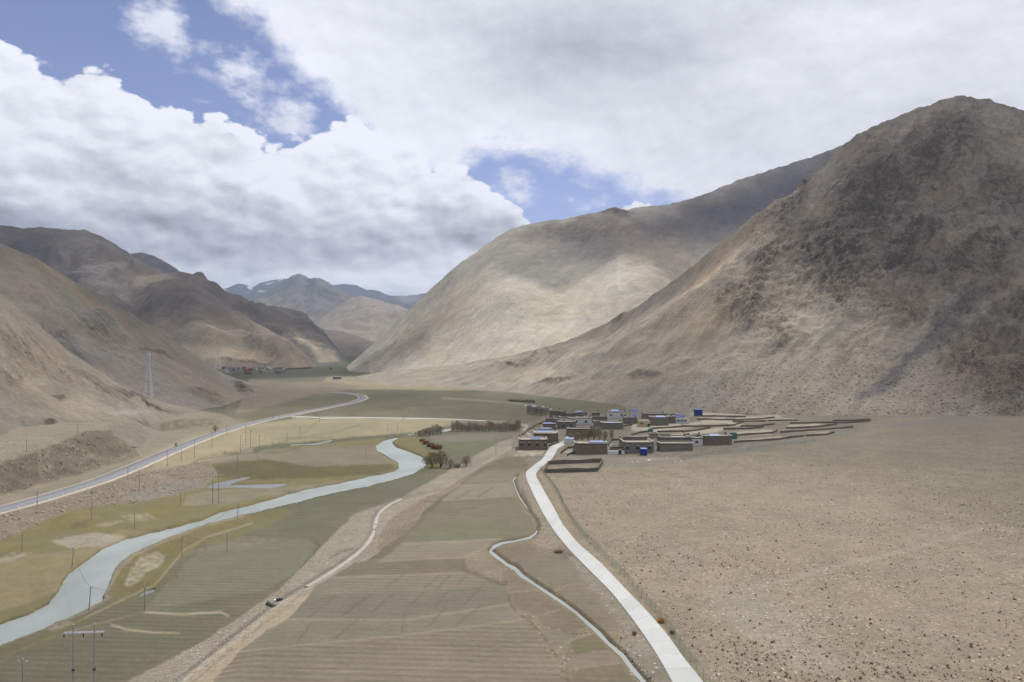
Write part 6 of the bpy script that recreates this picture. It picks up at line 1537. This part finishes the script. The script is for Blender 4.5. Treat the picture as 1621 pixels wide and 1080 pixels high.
for i, (px, py, w) in enumerate([(1027, 729, 7), (1001, 731, 3.5), (1009, 731, 4), (1056, 725, 3), (1069, 730.5, 4), (1078, 730, 4)]):
    x, y, z = G(px, py); ww = w / FPX * y
    r = thing('tarpaulin', ['large white tarpaulin heap on the plain in front of the blue container', 'leftmost small white bundle left of the blue container', 'second small white bundle left of the blue container', 'small white bundle beside the village track', 'left of two white bundles right of the tarpaulin heap', 'right of two white bundles right of the tarpaulin heap'][i], 'tarpaulin', (x, y, z), random.uniform(-.5, .5))
    m = MB(); n = 9
    m.V = [(0, 0, ww * .28)] + [(math.cos(6.283 * k / n) * ww * .28 * random.uniform(.8, 1.2), math.sin(6.283 * k / n) * ww * .25, ww * .22 * random.uniform(.7, 1.1)) for k in range(n)] + [(math.cos(6.283 * k / n) * ww * .5 * random.uniform(.85, 1.15), math.sin(6.283 * k / n) * ww * .4, -.1) for k in range(n)]
    for k in range(n): j = (k + 1) % n; m.F += [(0, 1 + k, 1 + j), (1 + k, 1 + n + k, 1 + n + j, 1 + j)]
    m.build('sheet', CHAL, r)
# tufts of dry scrub on the plain
def tuft_mesh(seed, mat, n=26):
    r = random.Random(seed); V = []; F = []
    for i in range(n):
        a = r.uniform(0, 6.283); u = r.random(); l = r.uniform(.6, 1); w = r.uniform(.10, .2)
        bx, by = math.cos(a) * .25 * u, math.sin(a) * .25 * u; ex, ey = bx + math.cos(a) * l * .8 * u, by + math.sin(a) * l * .8 * u; h = l * (1 - .5 * u)
        px_, py_ = -math.sin(a) * w, math.cos(a) * w; b = len(V)
        V += [(bx - px_, by - py_, -.05), (bx + px_, by + py_, -.05), (ex + px_ * .6, ey + py_ * .6, h * .8), (ex - px_ * .6, ey - py_ * .6, h * .75)]; F.append((b, b + 1, b + 2, b + 3))
    return V, F
TUFT = foliage_mat('scrub_twigs', rgb(136, 118, 94), rgb(176, 154, 124))
TM = []
for k in range(5):
    V, F = tuft_mesh(k, TUFT); me = bpy.data.meshes.new('dry_shrub'); me.from_pydata(V, [], F); me.materials.append(TUFT); TM.append((me, np.array(V, np.float32), np.array(F, np.int32)))
RCD = [(float(a), float(b)) for a, b in (RL + RR_)[::3] / 2]
_FN = fbm(*np.meshgrid(np.arange(400) / 6.0, np.arange(400) / 6.0), 3)
def scatter(n, region, dens=None):
    out = []
    k = 0
    while len(out) < n and k < n * 60:
        k += 1
        py = 655 + 470 * rng.random() ** region[2]; px = rng.uniform(region[0], region[1])
        # uniform in plan: thin by area per pixel
        d = FPX * CAMZ / (py - HOR)
        ix, iy = int(px - X0), int(py - Y0)
        if not (0 <= ix < RW and 0 <= iy < RH): continue
        nm = regions[PI[iy, ix] - 1] if PI[iy, ix] else 'ground'
        if nm not in region[3]: continue
        x, y, z = at(px, py, 8)
        if any((x - a) ** 2 + (y - b) ** 2 < 26 for a, b in RCD): continue
        c = float(_FN[int(y / 5) % 400, int(x / 5) % 400])
        if rng.random() > np.clip(.5 + 1.1 * c, .12, 1): continue
        out.append((x, y, zground(x, y)))
    return out
pts = scatter(6500, (840, 1760, 1.0, ('gravel_plain', 'road_verge')))
# denser belt beside the fence
for _ in range(500):
    i = rng.integers(0, len(RR_) - 1); off = 5 + rng.exponential(14); x = RR_[i, 0] + off; y = RR_[i, 1] + rng.uniform(-1, 1)
    if y < 112 or y > 300: continue
    pts.append((x, y, zground(x, y)))
size = [rng.uniform(.12, .28) + (.2 if rng.random() < .10 else 0) for _ in pts]
order = sorted(range(len(pts)), key=lambda i: -size[i] / pts[i][1])
for i in order[:300]:
    o = new_obj('dry_shrub', TM[i % 5][0], None, label='small dry brown shrub tuft on the gravel beside the road and fence', category='shrub', group='dry shrub tufts scattered over the gravel plain')
    o.location = pts[i]; o.scale = (size[i],) * 3; o.rotation_euler = (0, 0, rng.uniform(0, 6.28))
def merged(name, protos, P, S, mat, flat=1.0):
    Vs, Fs = [], []; off = 0
    for i, (p, s) in enumerate(zip(P, S)):
        V, F = protos[i % len(protos)]; a = rng.uniform(0, 6.28); c, sn = math.cos(a), math.sin(a)
        W = np.empty_like(V); W[:, 0] = (V[:, 0] * c - V[:, 1] * sn) * s + p[0]; W[:, 1] = (V[:, 0] * sn + V[:, 1] * c) * s + p[1]; W[:, 2] = V[:, 2] * s * flat + p[2]
        Vs.append(W); Fs.append(F + off); off += len(V)
    me = fast_mesh(name, np.concatenate(Vs), np.concatenate(Fs), mat, smooth=False); return new_obj(name, me, kind='stuff')
rest = order[300:]; light = [(t[1][:16 * 4], t[2][:16]) for t in TM]
merged('dry_scrub', light, [pts[i] for i in rest], [size[i] for i in rest], TUFT)
# loose stones
def rock(seed):
    r = np.random.default_rng(seed); V = np.array([(-1, -1, -1), (1, -1, -1), (1, 1, -1), (-1, 1, -1), (-.6, -.6, .8), (.6, -.6, .8), (.6, .6, .8), (-.6, .6, .8)], np.float32); V = V * (.6 + .5 * r.random(V.shape)).astype(np.float32)
    return V, np.array([(4, 5, 6, 7), (0, 1, 5, 4), (1, 2, 6, 5), (2, 3, 7, 6), (3, 0, 4, 7)], np.int32)
RK = [rock(i) for i in range(6)]
STONE = foliage_mat('pale_stone', rgb(150, 140, 124), rgb(214, 206, 190)); STONED = foliage_mat('brown_stone', rgb(132, 112, 94), rgb(184, 168, 146))
pr = scatter(4200, (820, 1760, .7, ('gravel_plain', 'road_verge'))); merged('loose_stones', RK, pr, [rng.uniform(.05, .13) + (.12 if rng.random() < .05 else 0) for _ in pr], STONE, .6)
def scatter2(n, names, x0, x1, y0, y1):
    out = []
    for _ in range(n * 20):
        if len(out) >= n: break
        px, py = rng.uniform(x0, x1), rng.uniform(y0, y1); ix, iy = int(px - X0), int(py - Y0)
        nm = regions[PI[iy, ix] - 1] if PI[iy, ix] else 'ground'
        if nm not in names: continue
        x, y, z = at(px, py, 8); out.append((x, y, zground(x, y)))
    return out
p2 = [p for p in scatter2(5200, ('embankment',), -140, 345, 728, 870) if _FN[int(p[1] / 2) % 400, int(p[0] / 2 + 400) % 400] > rng.uniform(-.25, .35)]
merged('rubble_stones', RK, p2, [rng.uniform(.10, .34) + (.4 if rng.random() < .07 else 0) for _ in p2], STONED, .7)
p5 = scatter2(1500, ('bluff',), -140, 240, 684, 810); merged('bluff_stones', RK, p5, [rng.uniform(.10, .32) + (.4 if rng.random() < .05 else 0) for _ in p5], foliage_mat('dark_stone', rgb(96, 82, 68), rgb(150, 134, 114)), .8)
p3 = scatter2(2600, ('embankment',), 250, 820, 690, 1080); merged('bank_stones', RK, p3, [rng.uniform(.06, .2) for _ in p3], STONED, .7)
p4 = scatter2(1200, ('village_ground',), 808, 1390, 650, 740); merged('village_rubble', RK, p4, [rng.uniform(.12, .4) for _ in p4], STONED, .7)
